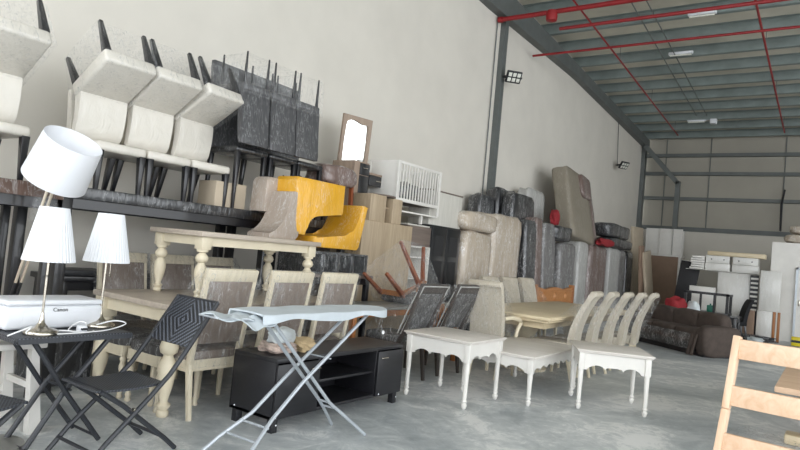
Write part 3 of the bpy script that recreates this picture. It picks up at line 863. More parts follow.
# ------------------------------------------------------------------ black TV stand
tv = thing('tv_stand', 'long black TV stand with two doors and open middle shelves, on the floor', 'cabinet', (-3.46, 4.045, 0))
L, D, B, H = .805, .23, .10, .54
b = MB()
b.box(-D, D, -L, L, H-.035, H, .004).box(-D+.005, D-.005, -L, L, B, B+.025, .003)
b.box(-D, -D+.012, -L, L, B, H-.03)
for y in (-L, -.345, .405, L-.022): b.box(-D+.005, D-.006, y, y+.022, B, H-.03, .002)
b.box(-D+.01, D-.03, -.33, .41, .31, .33, .002)
b.build('carcass', M['tvblack'], tv)
for y0, y1, hy in ((-L+.004, -.345, -.40), (.418, L-.004, .50)):
    d_ = MB().box(D-.004, D+.014, y0, y1, B+.005, H-.042, .002).build('door', M['tvblack'], tv)
    MB().box(D+.018, D+.03, hy-.05, hy+.05, H-.105, H-.093, .004).box(D+.01, D+.02, hy-.045, hy-.037, H-.103, H-.095).box(D+.01, D+.02, hy+.037, hy+.045, H-.103, H-.095).build('handle', M['chrome'], d_)
for i in (-1, 1):
    for j in (-1, 1):
        MB().box(i*(D-.04)-.028, i*(D-.04)+.028, j*(L-.05)-.028, j*(L-.05)+.028, 0, B+.002, .003).build('leg', M['tvblack'], tv)
b = MB()
for x, y, z in ((D+.001, -L+.05, .06), (D+.001, L-.05, .06), (D+.015, -L+.02, .12), (D+.015, .46, .125)):
    b.lathe([(.007,0),(.006,.004),(.002,.005)], T(x, y, z) @ rot(0, PI/2, 0), 8)
b.lathe([(.007,0),(.006,.004),(.002,.005)], T(-.17, -L-.001, .13) @ rot(PI/2, 0, 0), 8)
b.build('screw_cap', M['whitep'], tv)
def cloth(name, label, loc, s, m, lump, seed, rz=0):
    return tag(MB().soft(0, 0, s[2]/2, *s, .6, 10, lump, seed=seed).build(name, m, loc=loc, rotation=(0, 0, rz)), label, 'cloth')
M['floral'] = plain('patterned_cloth', '#b9a79c', .95, .6, 14, .3, 20)
M['lightcloth'] = plain('pale_cloth', '#c4cacb', .95, .1, 8, .4, 15)
M['tancloth'] = plain('tan_cloth', '#b8a27e', .95, .15, 8, .4, 15)
cloth('rolled_towel', 'pale grey rolled towel on top of the black TV stand, upper of the heap', (-3.47, 3.50, .60), (.15, .26, .12), M['lightcloth'], .10, 1, .2)
cloth('cloth', 'patterned pink and dark crumpled cloth on the black TV stand, under the towel', (-3.46, 3.46, .541), (.22, .24, .075), M['floral'], .2, 2)
cloth('cloth', 'tan crumpled cloth at the right of the heap on the black TV stand', (-3.42, 3.68, .541), (.18, .17, .10), M['tancloth'], .2, 3)

# ------------------------------------------------------------------ ironing board
ib = thing('ironing_board', 'ironing board with pale cover and grey tube legs in front of the TV stand', 'ironing board', (-2.95, 3.33, 0))
IH = .93
out = []
for i in range(33):   # outline: square rear (-y) end, blunt tapering nose (+y)
    y = -.68+1.40*i/32
    u = i/32
    w = .175*min(1, (1-u)*7)**.5 if u > .857 else .175
    if u < .06: w = .15+.025*(u/.06)
    out.append((y, max(w, .012)))
def cov(u, v):
    i = u*32; k = min(int(i), 31); f = i-k
    y = out[k][0]*(1-f)+out[k+1][0]*f; w = out[k][1]*(1-f)+out[k+1][1]*f
    a = PI*v
    q = v*2-1
    drop = .0 if abs(q) < .72 else (abs(q)-.72)/.28
    x = w*(q/.72 if abs(q) < .72 else math.copysign(1+.02*drop, q))
    return (x, y, IH - drop*(.038+.014*math.sin(9*y+2*q)) + .004*math.sin(17*y)*math.cos(3*q))
MB().surf(cov, 48, 22, .012).build('cover', M['cover'], ib)
rk = MB()
for y in (-.74, -.84, -.93): rk.tube([(-.10, y, IH-.02), (.10, y, IH-.02)], .004, 6)
rk.tube([(-.10, -.70, IH-.03), (-.10, -.95, IH-.015), (.10, -.95, IH-.015), (.10, -.70, IH-.03)], .006, 6)
rk.build('iron_rest', M['iron'], ib)
MB().surf(lambda u, v: (-.09+.2*u, -.95+.30*v+.03*math.sin(5*u), IH-.006+.012*math.sin(7*v+3*u)-.03*u*v), 10, 10, .008).surf(lambda u, v: (.06+.11*u, -.86+.34*v, IH-.012-.06*u*math.sin(PI*min(1,v*1.1))**.7+.012*math.sin(14*v)), 10, 14, .006).build('loose_cover_end', M['cover'], ib)
for s in (-1, 1):   # front feet (-y) rising to the nose
    x = .085*s
    MB().tube([(x+.10*s+.02, -.86, .012), (x+.07*s, -.66, .13), (x+.01*s, -.46, .26), (x, -.2, .46), (x, .45, IH-.03)], .0125, 8).build('leg', M['iron'], ib)
for s in (-1, 1):
    x = .045*s
    MB().tube([(x+.12*s, .45, .012), (x+.04*s, .24, .19), (x+.005*s, .14, .27), (x, -.52, IH-.03)], .0125, 8).build('leg', M['iron'], ib)
for q in (((-.13, -.52, .22), (.13, -.52, .22)), ((-.15, -.62, .155), (.15, -.62, .155)), ((-.07, .2, .22), (.07, .2, .22)), ((-.05, .14, .27), (.05, .14, .27))):
    MB().tube(q, .008, 6).build('stretcher', M['iron'], ib)
MB().tube([(-.1, .05, .60), (.1, .05, .60)], .006, 6).build('pivot', M['iron'], ib)
b = MB(); b.soft(.17, .52, IH-.075, .03, .04, .03, .8, 3).tube([(.17,.52,IH-.085),(.168,.535,IH-.12),(.172,.545,IH-.15)], .007, 6).soft(.172,.548,IH-.16,.02,.02,.03,.8,3)
b.build('drawstring', M['cable'], ib)
# ------------------------------------------------------------------ white scalloped tables
def scallop(b, half, z0, z1, th, axis, off, n=3, deep=.06):
    """apron with a scalloped lower edge, spanning -half..half"""
    pts = [(-half, z1), (-half, z0)]
    N = 48
    e = .055
    for i in range(N+1):
        u = i/N
        y = -half+e+(2*half-2*e)*u
        c = abs(math.sin(PI*u*n))**.6
        z = z0 + deep*(.35+.65*math.sin(PI*u)**.35)*(.25+.75*c) if 0 < u < 1 else z0
        if n == 3 and .36 < u < .64: z -= deep*.35*math.cos((u-.5)/.28*PI)
        pts.append((y, z))
    pts += [(half, z0), (half, z1)]
    Mx = Matrix.Identity(4)
    if axis == 'y': Mx = Matrix(((0,1,0,0),(1,0,0,0),(0,0,1,0),(0,0,0,1)))
    b.prism(pts, off-th/2, off+th/2, M=Mx)
def white_table(label, loc, lx, ly, h, rz=0, group=None, ap=.17, nx=3, ny=3):
    t = thing('side_table' if h > .55 else 'coffee_table', label, 'table', loc, rz, group)
    b = MB(); b.box(-lx/2, lx/2, -ly/2, ly/2, h-.018, h, .006).box(-lx/2+.012, lx/2-.012, -ly/2+.012, ly/2-.012, h-.034, h-.016, .008)
    b.build('tabletop', M['whitewood'], t)
    q = .055
    b = MB()
    for s in (-1, 1):
        scallop(b, lx/2-q, h-.034-ap, h-.03, .02, 'x', s*(ly/2-q), nx)
        scallop(b, ly/2-q, h-.034-ap, h-.03, .02, 'y', s*(lx/2-q), ny)
    b.build('apron', M['white'], t)
    for i in (-1, 1):
        for j in (-1, 1):
            x, y = i*(lx/2-q), j*(ly/2-q)
            b = MB(); b.box(x-.028, x+.028, y-.028, y+.028, h-.034-ap, h-.034, .003)
            hh = h-.034-ap
            b.lathe([(.010,0),(.020,.008),(.026,.03),(.030,.045),(.018,.058),(.019,.066),(.027,.072),(.027,.08),(.017,.09),(.020,.11),(.026,hh-.03),(.026,hh)], T(x, y, 0), 14)
            b.build('leg', M['white'], t, ang=50)
    return t
white_table('white side table with scalloped apron next to the black TV stand', (-3.04, 5.50, 0), .76, .76, .63, 0, None)
white_table('low white coffee table with scalloped apron between the two white side tables', (-2.74, 6.52, 0), .84, 1.42, .49, 0, None, .14, 3, 7)
white_table('white scalloped side table at the right, in front of the row of chairs', (-1.85, 6.66, 0), .745, .71, .60, math.radians(26), None)

# ------------------------------------------------------------------ cream pedestal table and its wrapped scroll-back chairs
pt = thing('dining_table', 'honey cream dining table on two round pedestals behind the white tables', 'table', (-3.32, 8.90, 0))
b = MB(); b.box(-.63, .63, -1.8, 1.8, .735, .78, .012).box(-.59, .59, -1.76, 1.76, .70, .737, .015)
b.build('tabletop', M['sand'], pt)
b = MB()
for s in (-1, 1): b.box(-.5, .5, s*1.62-.015, s*1.62+.015, .62, .70).box(s*.48-.015, s*.48+.015, -1.6, 1.6, .62, .70)
b.build('apron', M['sand'], pt)
for y in (-1.0, .8):
    MB().lathe([(.30,0),(.31,.03),(.26,.06),(.15,.10),(.11,.2),(.10,.32),(.13,.45),(.18,.55),(.22,.62),(.24,.70)], T(0, y, 0), 24).build('pedestal', M['cream'], pt)
tag(MB().soft(0, 0, .09, .95, .85, .2, .7, 10, .15, seed=4).build('plastic_bundle', M['film2'], loc=(-2.95, 7.65, .0)), 'heap of clear plastic film by the front pedestal of the cream table', 'plastic')

def scroll_chair(label, loc, rz, group=None, w=.44, d=.5, sh=.47, bh=1.13, arms=False, cv=(.04, .16)):
    t = thing('upholstered_chair', label, 'chair', loc, rz, group)
    MB().box(-d/2+.02, d/2, -w/2, w/2, sh-.14, sh, .03, seg=3).build('seat', M['rowfab'], t)
    n = 16; fr = []; bk = []
    for i in range(n+1):
        v = i/n
        z = sh-.14 + (bh-.05-sh+.14)*v
        x = -d/2 - .015 - cv[0]*v - cv[1]*max(0, v-.32)**1.7
        th = .085-.02*v
        fr.append((x+th, z)); bk.append((x, z))
    xt, zt = bk[-1]
    roll = []
    for i in range(9):
        a = math.radians(10+i*27)
        roll.append((xt+.015+.05*math.cos(a)*1.0, zt+.012+.042*math.sin(a)))
    MB().prism(fr + roll + bk[::-1], -w/2, w/2, bev=.016).build('backrest', M['rowfab'], t)
    for i in (-1, 1):
        for j in (-1, 1):
            p1 = (i*(d/2-.04) - (.07 if i < 0 else 0), j*(w/2-.035), 0)
            MB().bar((i*(d/2-.045), j*(w/2-.035), sh-.13), p1, .05, .05, .032, .032, bev=.004).build('leg', M['cream'], t)
    if arms:
        for j in (-1, 1):
            y = j*(w/2+.0)
            MB().tube([(-d/2+.03, y, .72), (-.05, y+.02*j, .73), (.16, y+.03*j, .70), (.19, y+.03*j, .66), (.13, y+.02*j, .58), (.12, y, .44)], [.022,.026,.03,.026,.022,.022], 8).build('arm', M['cream'], t)
    MB().hull([(x, y, z) for y in (-w/2-.012, w/2+.012) for x, z in ((bk[-1][0]-.05, bh-.08), (bk[-1][0], bh+.01), (bk[-1][0]+.09, bh-.06), (-d/2-.02, sh-.1), (d/2+.01, sh+.01), (d/2+.01, sh-.15))]).build('plastic_film', M['film'], t)
    return t
scroll_chair('wrapped stone armchair at the near head of the cream table', (-3.33, 7.0, 0), PI/2, w=.42, bh=1.15, arms=True)
a0 = None
for k, y in enumerate((9.05, 9.78, 10.52)):
    l = ('wrapped stone chair across the cream table, nearest the tall armchair', 'wrapped stone chair across the cream table, middle of three', 'wrapped stone chair across the cream table, nearest the carved headboard')[k]
    if a0 is None: a0 = scroll_chair(l, (-4.16, y, 0), -.15, 'wrapped chairs round the cream table')
    else: dup(a0, (-4.16, y, 0), -.15, l)
names = ('first from the white side table', 'second from the white side table', 'middle of five', 'fourth from the white side table', 'furthest to the right, beside the sofa')
for k in range(5):
    l = f'wrapped scroll-back chair in the row of five, {names[k]}'
    if k == 0: r5 = scroll_chair(l, (-2.84, 7.72, 0), PI+.12, 'row of five wrapped chairs along the cream table', cv=(.08, .28))
    else: dup(r5, (-2.84+.05*k, 7.72+.55*k, 0), PI+.12, l)

# ------------------------------------------------------------------ grey-topped table with the upturned chair, and two dark wrapped chairs
gt = plain_table('dining_table', 'grey-topped table with tan wooden legs under the upturned red-brown chair', 'table', (-4.335, 6.28, 0), .58, 2.35, .755, .03, .06, M['greytop'], M['tanwood'], .07)
uc = thing('dining_chair', 'red-brown wooden chair lying upside down in film on the grey-topped table', 'chair', (-4.35, 6.62, .757))
b = MB(); b.soft(-.05, .08, .06, .50, .80, .12, .4, 7, .04); b.build('seat', M['darkfab'], uc, ang=70)
for p0, p1, w0 in (((.05,.20,.10), (0,-.36,.76), .055), ((-.18,.52,.12), (-.18,.45,.73), .055), ((.12,-.36,.10), (.12,-.76,.37), .055), ((-.26,-.30,.10), (-.26,-.70,.34), .05)):
    MB().bar(p0, p1, w0, w0, w0*.7, w0*.7, side=(1,0,0), bev=.006).build('leg', M['redwood'], uc)
b = MB(); b.bar((.12,-.38,.13), (-.16,.54,.25), .04, .055).bar((.07,.0,.17), (-.16,.5,.2), .03, .05).bar((.13,-.36,.12), (-.26,-.31,.12), .03, .06).bar((.05,.2,.14), (-.18,.5,.16), .03, .06)
b.build('seat_frame', M['tanwood'], uc)
b = MB(); b.bar((.365,-.22,-.32), (.365,.22,-.32), .03, .05).bar((.20,-.2,.03), (.365,-.2,.015), .04, .03).bar((.20,.2,.03), (.365,.2,.015), .04, .03)
for k in range(7): b.bar((.365,-.2+.066*k,.03), (.365,-.2+.066*k,-.31), .02, .018)
b.build('slatted_back', M['tanwood'], uc)
MB().hull([(.02,-.38,.79),(-.18,.47,.76),(.14,-.80,.39),(-.28,-.74,.36),(.25,.48,.01),(.25,-.4,.01),(-.3,.5,.01),(-.3,-.4,.01)]).build('plastic_film', M['film2'], uc)
k0 = frame_chair('dark grey wrapped chair behind the white side table, left of two', (-3.93, 5.72, 0), PI-.1, 'dark wrapped chairs at the grey-topped table', M['darkfab'], M['darkframe'], film_edge=True, w=.46, bh=1.06, lean=.27, fil=M['film2'])
dup(k0, (-3.93, 6.50, 0), PI-.1, 'dark grey wrapped chair right of its twin, beside the wrapped armchair')
dk = plain_table('dark_box', 'dark low chest wrapped in film behind the TV stand', 'chest', (-4.3, 7.95, 0), .5, .6, .5, .04, .06, M['blackwrap'], M['blackleg'])

# ------------------------------------------------------------------ boards, dresser, cot and cabinets by the wall
def cabinet(name, label, cat, loc, sx, sy, sz, m, doors=0, dm=None, rz=0, back=True, shelves=(), openf=False, group=None):
    """box carcass, front at +x"""
    t = thing(name, label, cat, loc, rz, group)
    b = MB(); k = .02
    b.box(-sx/2, sx/2, -sy/2, -sy/2+k, 0, sz, .002).box(-sx/2, sx/2, sy/2-k, sy/2, 0, sz, .002)
    b.box(-sx/2, sx/2, -sy/2+k, sy/2-k, sz-k, sz, .002).box(-sx/2, sx/2, -sy/2+k, sy/2-k, 0, k, .002).box(-sx/2, -sx/2+.01, -sy/2+k, sy/2-k, k, sz-k)
    for z in shelves: b.box(-sx/2+.01, sx/2-.01, -sy/2+k, sy/2-k, z, z+.018)
    b.build('carcass', m, t)
    if doors:
        wd = (sy-.006)/doors
        for i in range(doors):
            y0 = -sy/2+.003+i*wd
            MB().box(sx/2, sx/2+.016, y0+.002, y0+wd-.002, .004, sz-.004, .002).build('door', dm or m, t)
    return t
def shelf_support(name, label, cat, loc, sx, sy, sz, m, **k): return cabinet(name, label, cat, loc, sx, sy, sz, m, **k)
# wall-side base units that carry the upper things
cabinet('wardrobe', 'light oak board front of a tall wardrobe body behind the yellow tub chair', 'wardrobe', (-5.30, 6.93, 0), .50, 1.18, 1.77, M['oak'], doors=1)
cabinet('cupboard', 'dark cupboard standing between the dark stack and the oak wardrobe front, carrying the dresser', 'cupboard', (-5.80, 6.93, 0), .40, .88, 1.94, M['darkoak'], doors=1)
# dresser: black pedestal and long drawer, taupe ends, framed mirror
ds = thing('dressing_table', 'dressing table with black drawers and tall taupe mirror high on the stack', 'dressing table', (-5.60, 6.88, 1.942))
b = MB(); b.box(-.2, .2, -.38, -.05, 0, .64, .004).box(-.2, .2, .44, .47, 0, .52, .004).box(-.22, .22, -.05, .47, .49, .52, .003)
b.build('carcass', M['frameoak'], ds)
w1 = MB().box(.2, .215, -.26, -.055, .46, .62, .003).build('drawer', M['blackgloss'], ds)
MB().box(.222, .232, -.21, -.11, .55, .562, .003).build('handle', M['chrome'], w1)
MB().box(.2, .212, -.26, -.055, .02, .45, .003).build('door', M['blackgloss'], ds)
w2 = MB().box(.2, .215, -.045, .44, .34, .485, .003).build('drawer', M['blackgloss'], ds)
MB().box(.222, .232, .10, .22, .41, .422, .003).build('handle', M['chrome'], w2)
# mirror frame with an arched inner edge
mt = thing('framed_mirror', 'tall mirror in a taupe wooden frame on the dressing table', 'mirror', (-5.66, 6.76, 2.584))
mt.rotation_euler = (0, math.radians(3), math.radians(-12))
mw, mh = .26, .66
inner = [(-mw+.055, .0), (-mw+.05, .3), (-mw+.06, .52)]
for i in range(9):
    u = i/8
    inner.append((-mw+.075+(2*mw-.15)*u, .57+.028*math.sin(PI*u*2+.0)*(.6)+.02*math.sin(PI*u)))
inner += [(mw-.06, .52), (mw-.05, .3), (mw-.055, 0)]
b = MB()
pl = [(-mw, 0)] + [(-mw-.0, mh), (mw, mh), (mw, 0)] + inner[::-1]
b.prism(pl, -.02, .02, M=Matrix(((0,1,0,0),(1,0,0,0),(0,0,1,0),(0,0,0,1))))
b.build('mirror_frame', M['frameoak'], mt)
MB().box(-.018, -.005, -mw+.03, mw-.03, .0, mh-.03).build('mirror_glass', M['mirror'], mt)
# low open wooden piece in front of the dresser
ob = thing('shelf_unit', 'light oak shelf unit with a dark rounded top between the dresser and the cot', 'shelf', (-5.21, 6.90, 1.772))
b = MB(); b.box(-.15, .15, -.40, -.05, 0, .36, .004).box(-.15, .15, .11, .34, 0, .35, .004).box(-.13, .08, -.06, .12, .2, .22).box(-.15, -.13, -.06, .12, 0, .36)
b.build('carcass', M['oak'], ob)
MB().lathe([(.31,0),(.32,.01),(.31,.025)], T(-.02, .08, .362) @ Matrix.Diagonal((.5,.85,1,1)), 28).build('top', M['darkoak'], ob)
# brown wrapped chair turned upside down behind the yellow tub chairs
bw = thing('upholstered_chair', 'brown wrapped armchair between the dark grey chairs and the dresser', 'chair', (-5.24, 5.88, 1.682))
MB().soft(0, 0, .58, .40, .60, .26, .35, 8, .05).build('seat', M['mbrown'], bw)
MB().soft(-.14, .0, .42, .16, .58, .36, .35, 8, .05).build('backrest', M['mbrown'], bw)
for i in (-1, 1):
    for j in (-1, 1): MB().bar((i*.14, j*.24, .5), (i*.15, j*.25, 0), .045, .045, .04, .04).build('leg', M['redwood'] if j > 0 else M['blackleg'], bw)

# white cot with slatted sides
ct = thing('cot', 'white slatted baby cot standing on cabinets by the white wall', 'cot', (-5.36, 7.70, 1.99))
CL, CD, CH = .57, .25, .70
for s in (-1, 1):
    MB().box(-CD, CD, s*CL-.012, s*CL+.012, .12, CH, .006).build('end_panel', M['white'], ct)
for i in (-1, 1):
    for j in (-1, 1):
        MB().box(i*CD-.022, i*CD+.022, j*CL-.022, j*CL+.022, 0, CH, .004).build('post', M['white'], ct)
for i in (-1, 1):
    MB().box(i*CD-.012, i*CD+.012, -CL, CL, CH-.04, CH, .004).box(i*CD-.012, i*CD+.012, -CL, CL, .12, .17, .004).build('side_rail', M['white'], ct)
    for k in range(15):
        y = -CL+.0735*(k+.76)
        MB().box(i*CD-.007, i*CD+.007, y-.012, y+.012, .165, CH-.035).build('slat', M['white'], ct)
MB().box(-CD+.015, CD-.015, -CL+.015, CL-.015, .13, .15).build('bed_base', M['darkoak'], ct)
tag(MB().soft(0, 0, .15, .3, .6, .3, .6, 6, .12, seed=8).build('bedding_bundle', M['mblack'], loc=(-5.4, 7.72, 2.142)), 'dark wrapped bundle lying inside the white cot', 'bundle')
# cabinets under the cot and to its right
cabinet('cabinet', 'grey-brown cabinet with pale lower edge under the white cot', 'cabinet', (-5.36, 7.88, 1.50), .42, .62, .30, M['darkoak'], doors=1)
cabinet('cabinet', 'white open cabinet frame under the grey-brown cabinet', 'cabinet', (-5.36, 7.88, 0), .45, .66, 1.498, M['white'], shelves=(.5, 1.0, 1.32))
for k, x in enumerate((-5.22,)):
    tag(MB().box(-.25, .25, -.31, .31, 0, .02).build('board', M['bleach'], loc=(-5.4, 7.86, 1.803)), 'pale board lying between the white cot and the grey-brown cabinet', 'board')
wp = thing('cot_stand', 'white stand with steel legs lifting the white cot above the cabinet', 'stand', (-5.36, 7.70, 1.835))
b = MB(); b.box(-.26, .26, -.58, .58, .13, .153)
b.build('top', M['white'], wp)
for i in (-1, 1):
    for j in (-.42, .2): MB().box(i*.2-.02, i*.2+.02, j-.02, j+.02, 0, .13).build('leg', M['white'], wp)
bc = thing('display_cabinet', 'black cabinet with glass doors beside the wrapped sofa cushions', 'cabinet', (-5.36, 8.66, 0))
MB().box(-.22, .22, -.46, .46, 0, 1.86, .005).build('carcass', M['blackgloss'], bc)
for j in (-1, 1):
    d_ = MB().box(.22, .24, j*.225-.22, j*.225+.22, .03, 1.83, .003).build('door', M['blackgloss'], bc)
    g_ = MB()
    for z0, z1 in ((.2, .8), (.9, 1.3), (1.38, 1.7)): g_.box(.24, .243, j*.225-.13, j*.225+.13, z0, z1)
    g_.build('pane', M['black'], d_)
wc = thing('cabinet', 'bleached white cabinet with a dark top edge on the black glass cabinet', 'cabinet', (-5.40, 8.70, 1.862))
MB().box(-.2, .2, -.50, .50, 0, .54, .004).build('carcass', M['bleach'], wc)
MB().box(-.21, .21, -.51, .51, .54, .562, .003).build('top', M['darkoak'], wc)
# ------------------------------------------------------------------ wrapped sofa cushions, mattresses and boards along the wall
def slab(name, label, cat, m, xf, th, y0, y1, z0, z1, lean=0, tilt=0, e=.16, lump=.012, seed=0, group=None, n=8, tw=0):
    """soft-edged slab standing on z0; its front face at xf (bottom edge), leaning to the wall by lean radians"""
    h = z1-z0
    o = MB().soft(-th/2, 0, h/2, th, y1-y0, h, e, n, lump, seed=seed).build(name, m, loc=(xf, (y0+y1)/2, z0), rotation=(tilt, -lean, tw), ang=60)
    return tag(o, label, cat, group)
slab('sofa_cushion', 'taupe wrapped sofa section standing on the floor beside the black glass cabinet', 'sofa section', M['cushion'], -5.05, .62, 9.18, 10.22, 0, 1.86, .0, 0, .18, .02, 1)
slab('sofa_cushion', 'taupe wrapped cushion roll lying on top of the left wrapped sofa section', 'sofa section', M['cushion'], -5.02, .60, 9.12, 10.36, 1.865, 2.20, 0, 0, .35, .04, 2)
slab('sofa_cushion', 'tall taupe wrapped sofa section with a shiny crumpled middle, next to the dark mattresses', 'sofa section', M['cushion'], -5.08, .62, 10.27, 11.52, 0, 2.27, 0, 0, .14, .02, 3)
slab('mattress', 'small black bagged mattress left of the steel column', 'mattress', M['mblack'], -5.78, .3, 10.95, 11.62, 0, 2.70, 0, 0, .15, .02, 4)
slab('mattress', 'black bagged mattress just right of the steel column', 'mattress', M['mblack'], -5.74, .32, 11.66, 12.56, 0, 2.92, 0, 0, .12, .02, 5)
slab('mattress', 'dark wrapped mattress with a pale edge standing right of the tall taupe sofa section', 'mattress', M['mblack'], -5.42, .28, 11.72, 12.86, 0, 2.84, 0, 0, .14, .012, 6)
slab('mattress', 'black shiny wrapped mattress leaning directly beside the tall taupe sofa section', 'mattress', M['mblack'], -4.98, .26, 11.66, 12.22, 0, 2.28, .03, .02, .18, .015, 7)
slab('mattress', 'narrow black and tan wrapped mattress leaning behind the carved headboard', 'mattress', M['mbrown'], -5.0, .3, 12.26, 12.62, 0, 2.38, .03, .04, .16, .012, 8)
slab('mattress', 'grey streaked wrapped mattress leaning left, tallest of the front row by the headboard', 'mattress', M['mgrey'], -5.0, .3, 12.72, 13.42, 0, 2.32, .03, .05, .16, .012, 9)
slab('mattress', 'grey wrapped mattress leaning left below the horizontal dark bundle', 'mattress', M['mgrey'], -5.0, .45, 13.62, 14.60, 0, 1.95, 0, .05, .16, .012, 10)
slab('mattress', 'light grey wrapped mattress behind the dark row, left of the tall beige section', 'mattress', M['mlight'], -5.72, .3, 13.1, 14.15, 0, 3.12, 0, .0, .16, .012, 11)
tag(MB().soft(0, 0, .17, .16, .32, .34, .7, 6, .2, seed=3).build('red_cloth', M['redcloth'], loc=(-5.30, 13.75, 2.335)), 'red cloth bundle showing in front of the light grey mattress', 'cloth')
slab('wrapped_bundle', 'dark grey bundle lying flat on the leaning grey mattresses', 'bundle', M['mblack'], -5.0, .5, 13.2, 14.25, 1.97, 2.31, 0, 0, .3, .03, 12)
slab('mattress', 'pale wrapped mattress on edge under the tall beige sofa section', 'mattress', M['mlight'], -4.98, .55, 14.72, 15.42, 0, 2.05, 0, 0, .14, .01, 13)
slab('mattress', 'brown-grey wrapped mattress below the red cloth', 'mattress', M['mbrown'], -5.0, .55, 15.62, 17.1, 0, 2.03, 0, 0, .14, .01, 14)
tag(MB().soft(0, 0, .08, .2, 1.2, .2, .6, 8, .12, seed=6).build('red_cloth', M['redcloth'], loc=(-4.92, 16.5, 2.05)), 'red cloth folded on the brown-grey mattress beneath the tall beige sofa section', 'cloth')
# the tall sofa section on end
sx = thing('sofa_section', 'tall beige and brown sofa section standing on end above the mattresses', 'sofa section', (-4.98, 15.15, 2.12))
sx.rotation_euler = (math.radians(-5), math.radians(-13), 0)
MB().soft(-.2, -.12, .85, .4, 1.55, 1.78, .12, 8, .01, seed=1).build('body', M['mbeige'], sx, ang=60)
MB().soft(-.03, .30, 1.40, .22, .72, .60, .3, 6, .03, seed=2).build('armrest', M['mbrown'], sx, ang=60)
MB().soft(-.30, .82, .70, .5, .55, 1.5, .25, 7, .05, seed=3).build('seat_cushion', M['mbrown'], sx, ang=60)
slab('wrapped_bundle', 'big black wrapped bundle lying on the mattresses right of the tall beige section', 'bundle', M['mblack'], -5.0, .55, 17.15, 19.3, 2.34, 2.74, 0, 0, .3, .03, 15)
slab('wrapped_bundle', 'flatter black wrapped bundle under the big black bundle', 'bundle', M['mblack'], -4.96, .55, 17.3, 19.6, 2.05, 2.34, 0, 0, .35, .03, 16)
slab('mattress', 'pale slab mattress standing below the black bundles', 'mattress', M['mlight'], -4.98, .5, 17.25, 18.2, 0, 2.04, 0, 0, .1, .006, 17)
slab('mattress', 'dark grey wrapped mattress standing right of the pale slab below the black bundles', 'mattress', M['mgrey'], -5.0, .5, 18.3, 18.95, 0, 2.04, 0, 0, .14, .01, 18)
slab('mattress', 'black wrapped mattress at the right end below the black bundles', 'mattress', M['mblack'], -5.0, .5, 19.05, 19.75, 0, 2.04, 0, 0, .14, .01, 19)
def board(label, p0, y1, z1, th, m, lean, tilt=0, xf=None):
    return tag(MB().box(-th, 0, 0, y1, 0, z1, .006).build('board', m, loc=p0, rotation=(tilt, -lean, 0)), label, 'board')
board('wide tan board leaning on the wall right of the black bundles', (-4.95, 19.95, 0), 1.25, 2.85, .08, M['cardl'], .05, .04)
board('narrow brown board leaning in front of the wide tan board', (-4.45, 18.85, 0), .45, 2.22, .06, M['card'], .05, .06)
board('long pale board leaning at the right of the brown boards', (-4.3, 19.2, 0), .85, 2.05, .07, M['cardl'], .10, .13)
board('dark board leaning behind the long pale board', (-4.75, 20.6, 0), .8, 1.9, .06, M['card'], .05, .05)
wd = thing('wardrobe', 'brown wardrobe body with white edges in the back corner behind the boards', 'wardrobe', (-4.75, 23.6, 0))
MB().box(-.55, .35, -.25, .25, 0, 2.1, .004).build('carcass', M['card'], wd)
MB().box(.35, .42, -.27, .27, 0, 2.12, .004).build('side_panel', M['white'], wd)
MB().box(-.62, .46, -.28, .28, 2.1, 2.17, .004).build('top', M['white'], wd)
wr = thing('panel_stack', 'white door panels standing on the brown wardrobe in the back corner', 'panel', (-4.85, 23.6, 2.172))
for x0, x1, y in ((-.75, -.28, .06), (-.26, .16, .0), (.19, .50, -.05)):
    d_ = MB().box(x0, x1, y-.02, y+.02, 0, .92, .004).build('panel', M['white'], wr)
    MB().box(x0, x0+.05, y-.035, y-.02, 0, .92).box(x1-.05, x1, y-.035, y-.02, 0, .92).build('stile', M['white'], d_)
pw = thing('door_frame', 'thin white upright frame beside the downpipe at the back wall', 'frame', (-4.40, 23.9, 0))
MB().box(-.04, .04, -.06, .06, 0, 3.05, .004).box(.2, .26, -.06, .06, 0, 2.0, .004).bar((0,0,2.0),(.23,0,2.0),.06).build('frame', M['white'], pw)

# ------------------------------------------------------------------ carved headboard behind the cream table
hb = thing('headboard', 'carved orange wooden headboard behind the cream pedestal table', 'headboard', (-4.55, 12.1, 0))
Hh = .90
pts = [(-1.0, .25), (-1.0, Hh+.06)]
for i in range(17): pts.append((-1.0+.125*i, Hh+.02+.05*abs(math.cos(i/16*PI*2))))
pts += [(1.0, Hh+.06), (1.0, .25)]
MB().prism(pts, -.03, .03, M=Matrix(((0,1,0,0),(1,0,0,0),(0,0,1,0),(0,0,0,1)))).build('panel', M['carved'], hb)
for y in (-1.02, 1.02): MB().box(-.05, .05, y-.05, y+.05, 0, Hh+.12, .008).build('leg', M['tanwood'], hb)
b = MB()
for k in range(3): b.lathe([(.09,0),(.07,.02),(.03,.035)], T(.03, -.6+.6*k, Hh-.12) @ rot(0, PI/2, 0), 12)
b.box(.03, .045, -.96, .96, Hh-.02, Hh+.015, .004).box(.03, .045, -.96, .96, Hh-.24, Hh-.21, .004)
b.build('carving', M['carved'], hb)

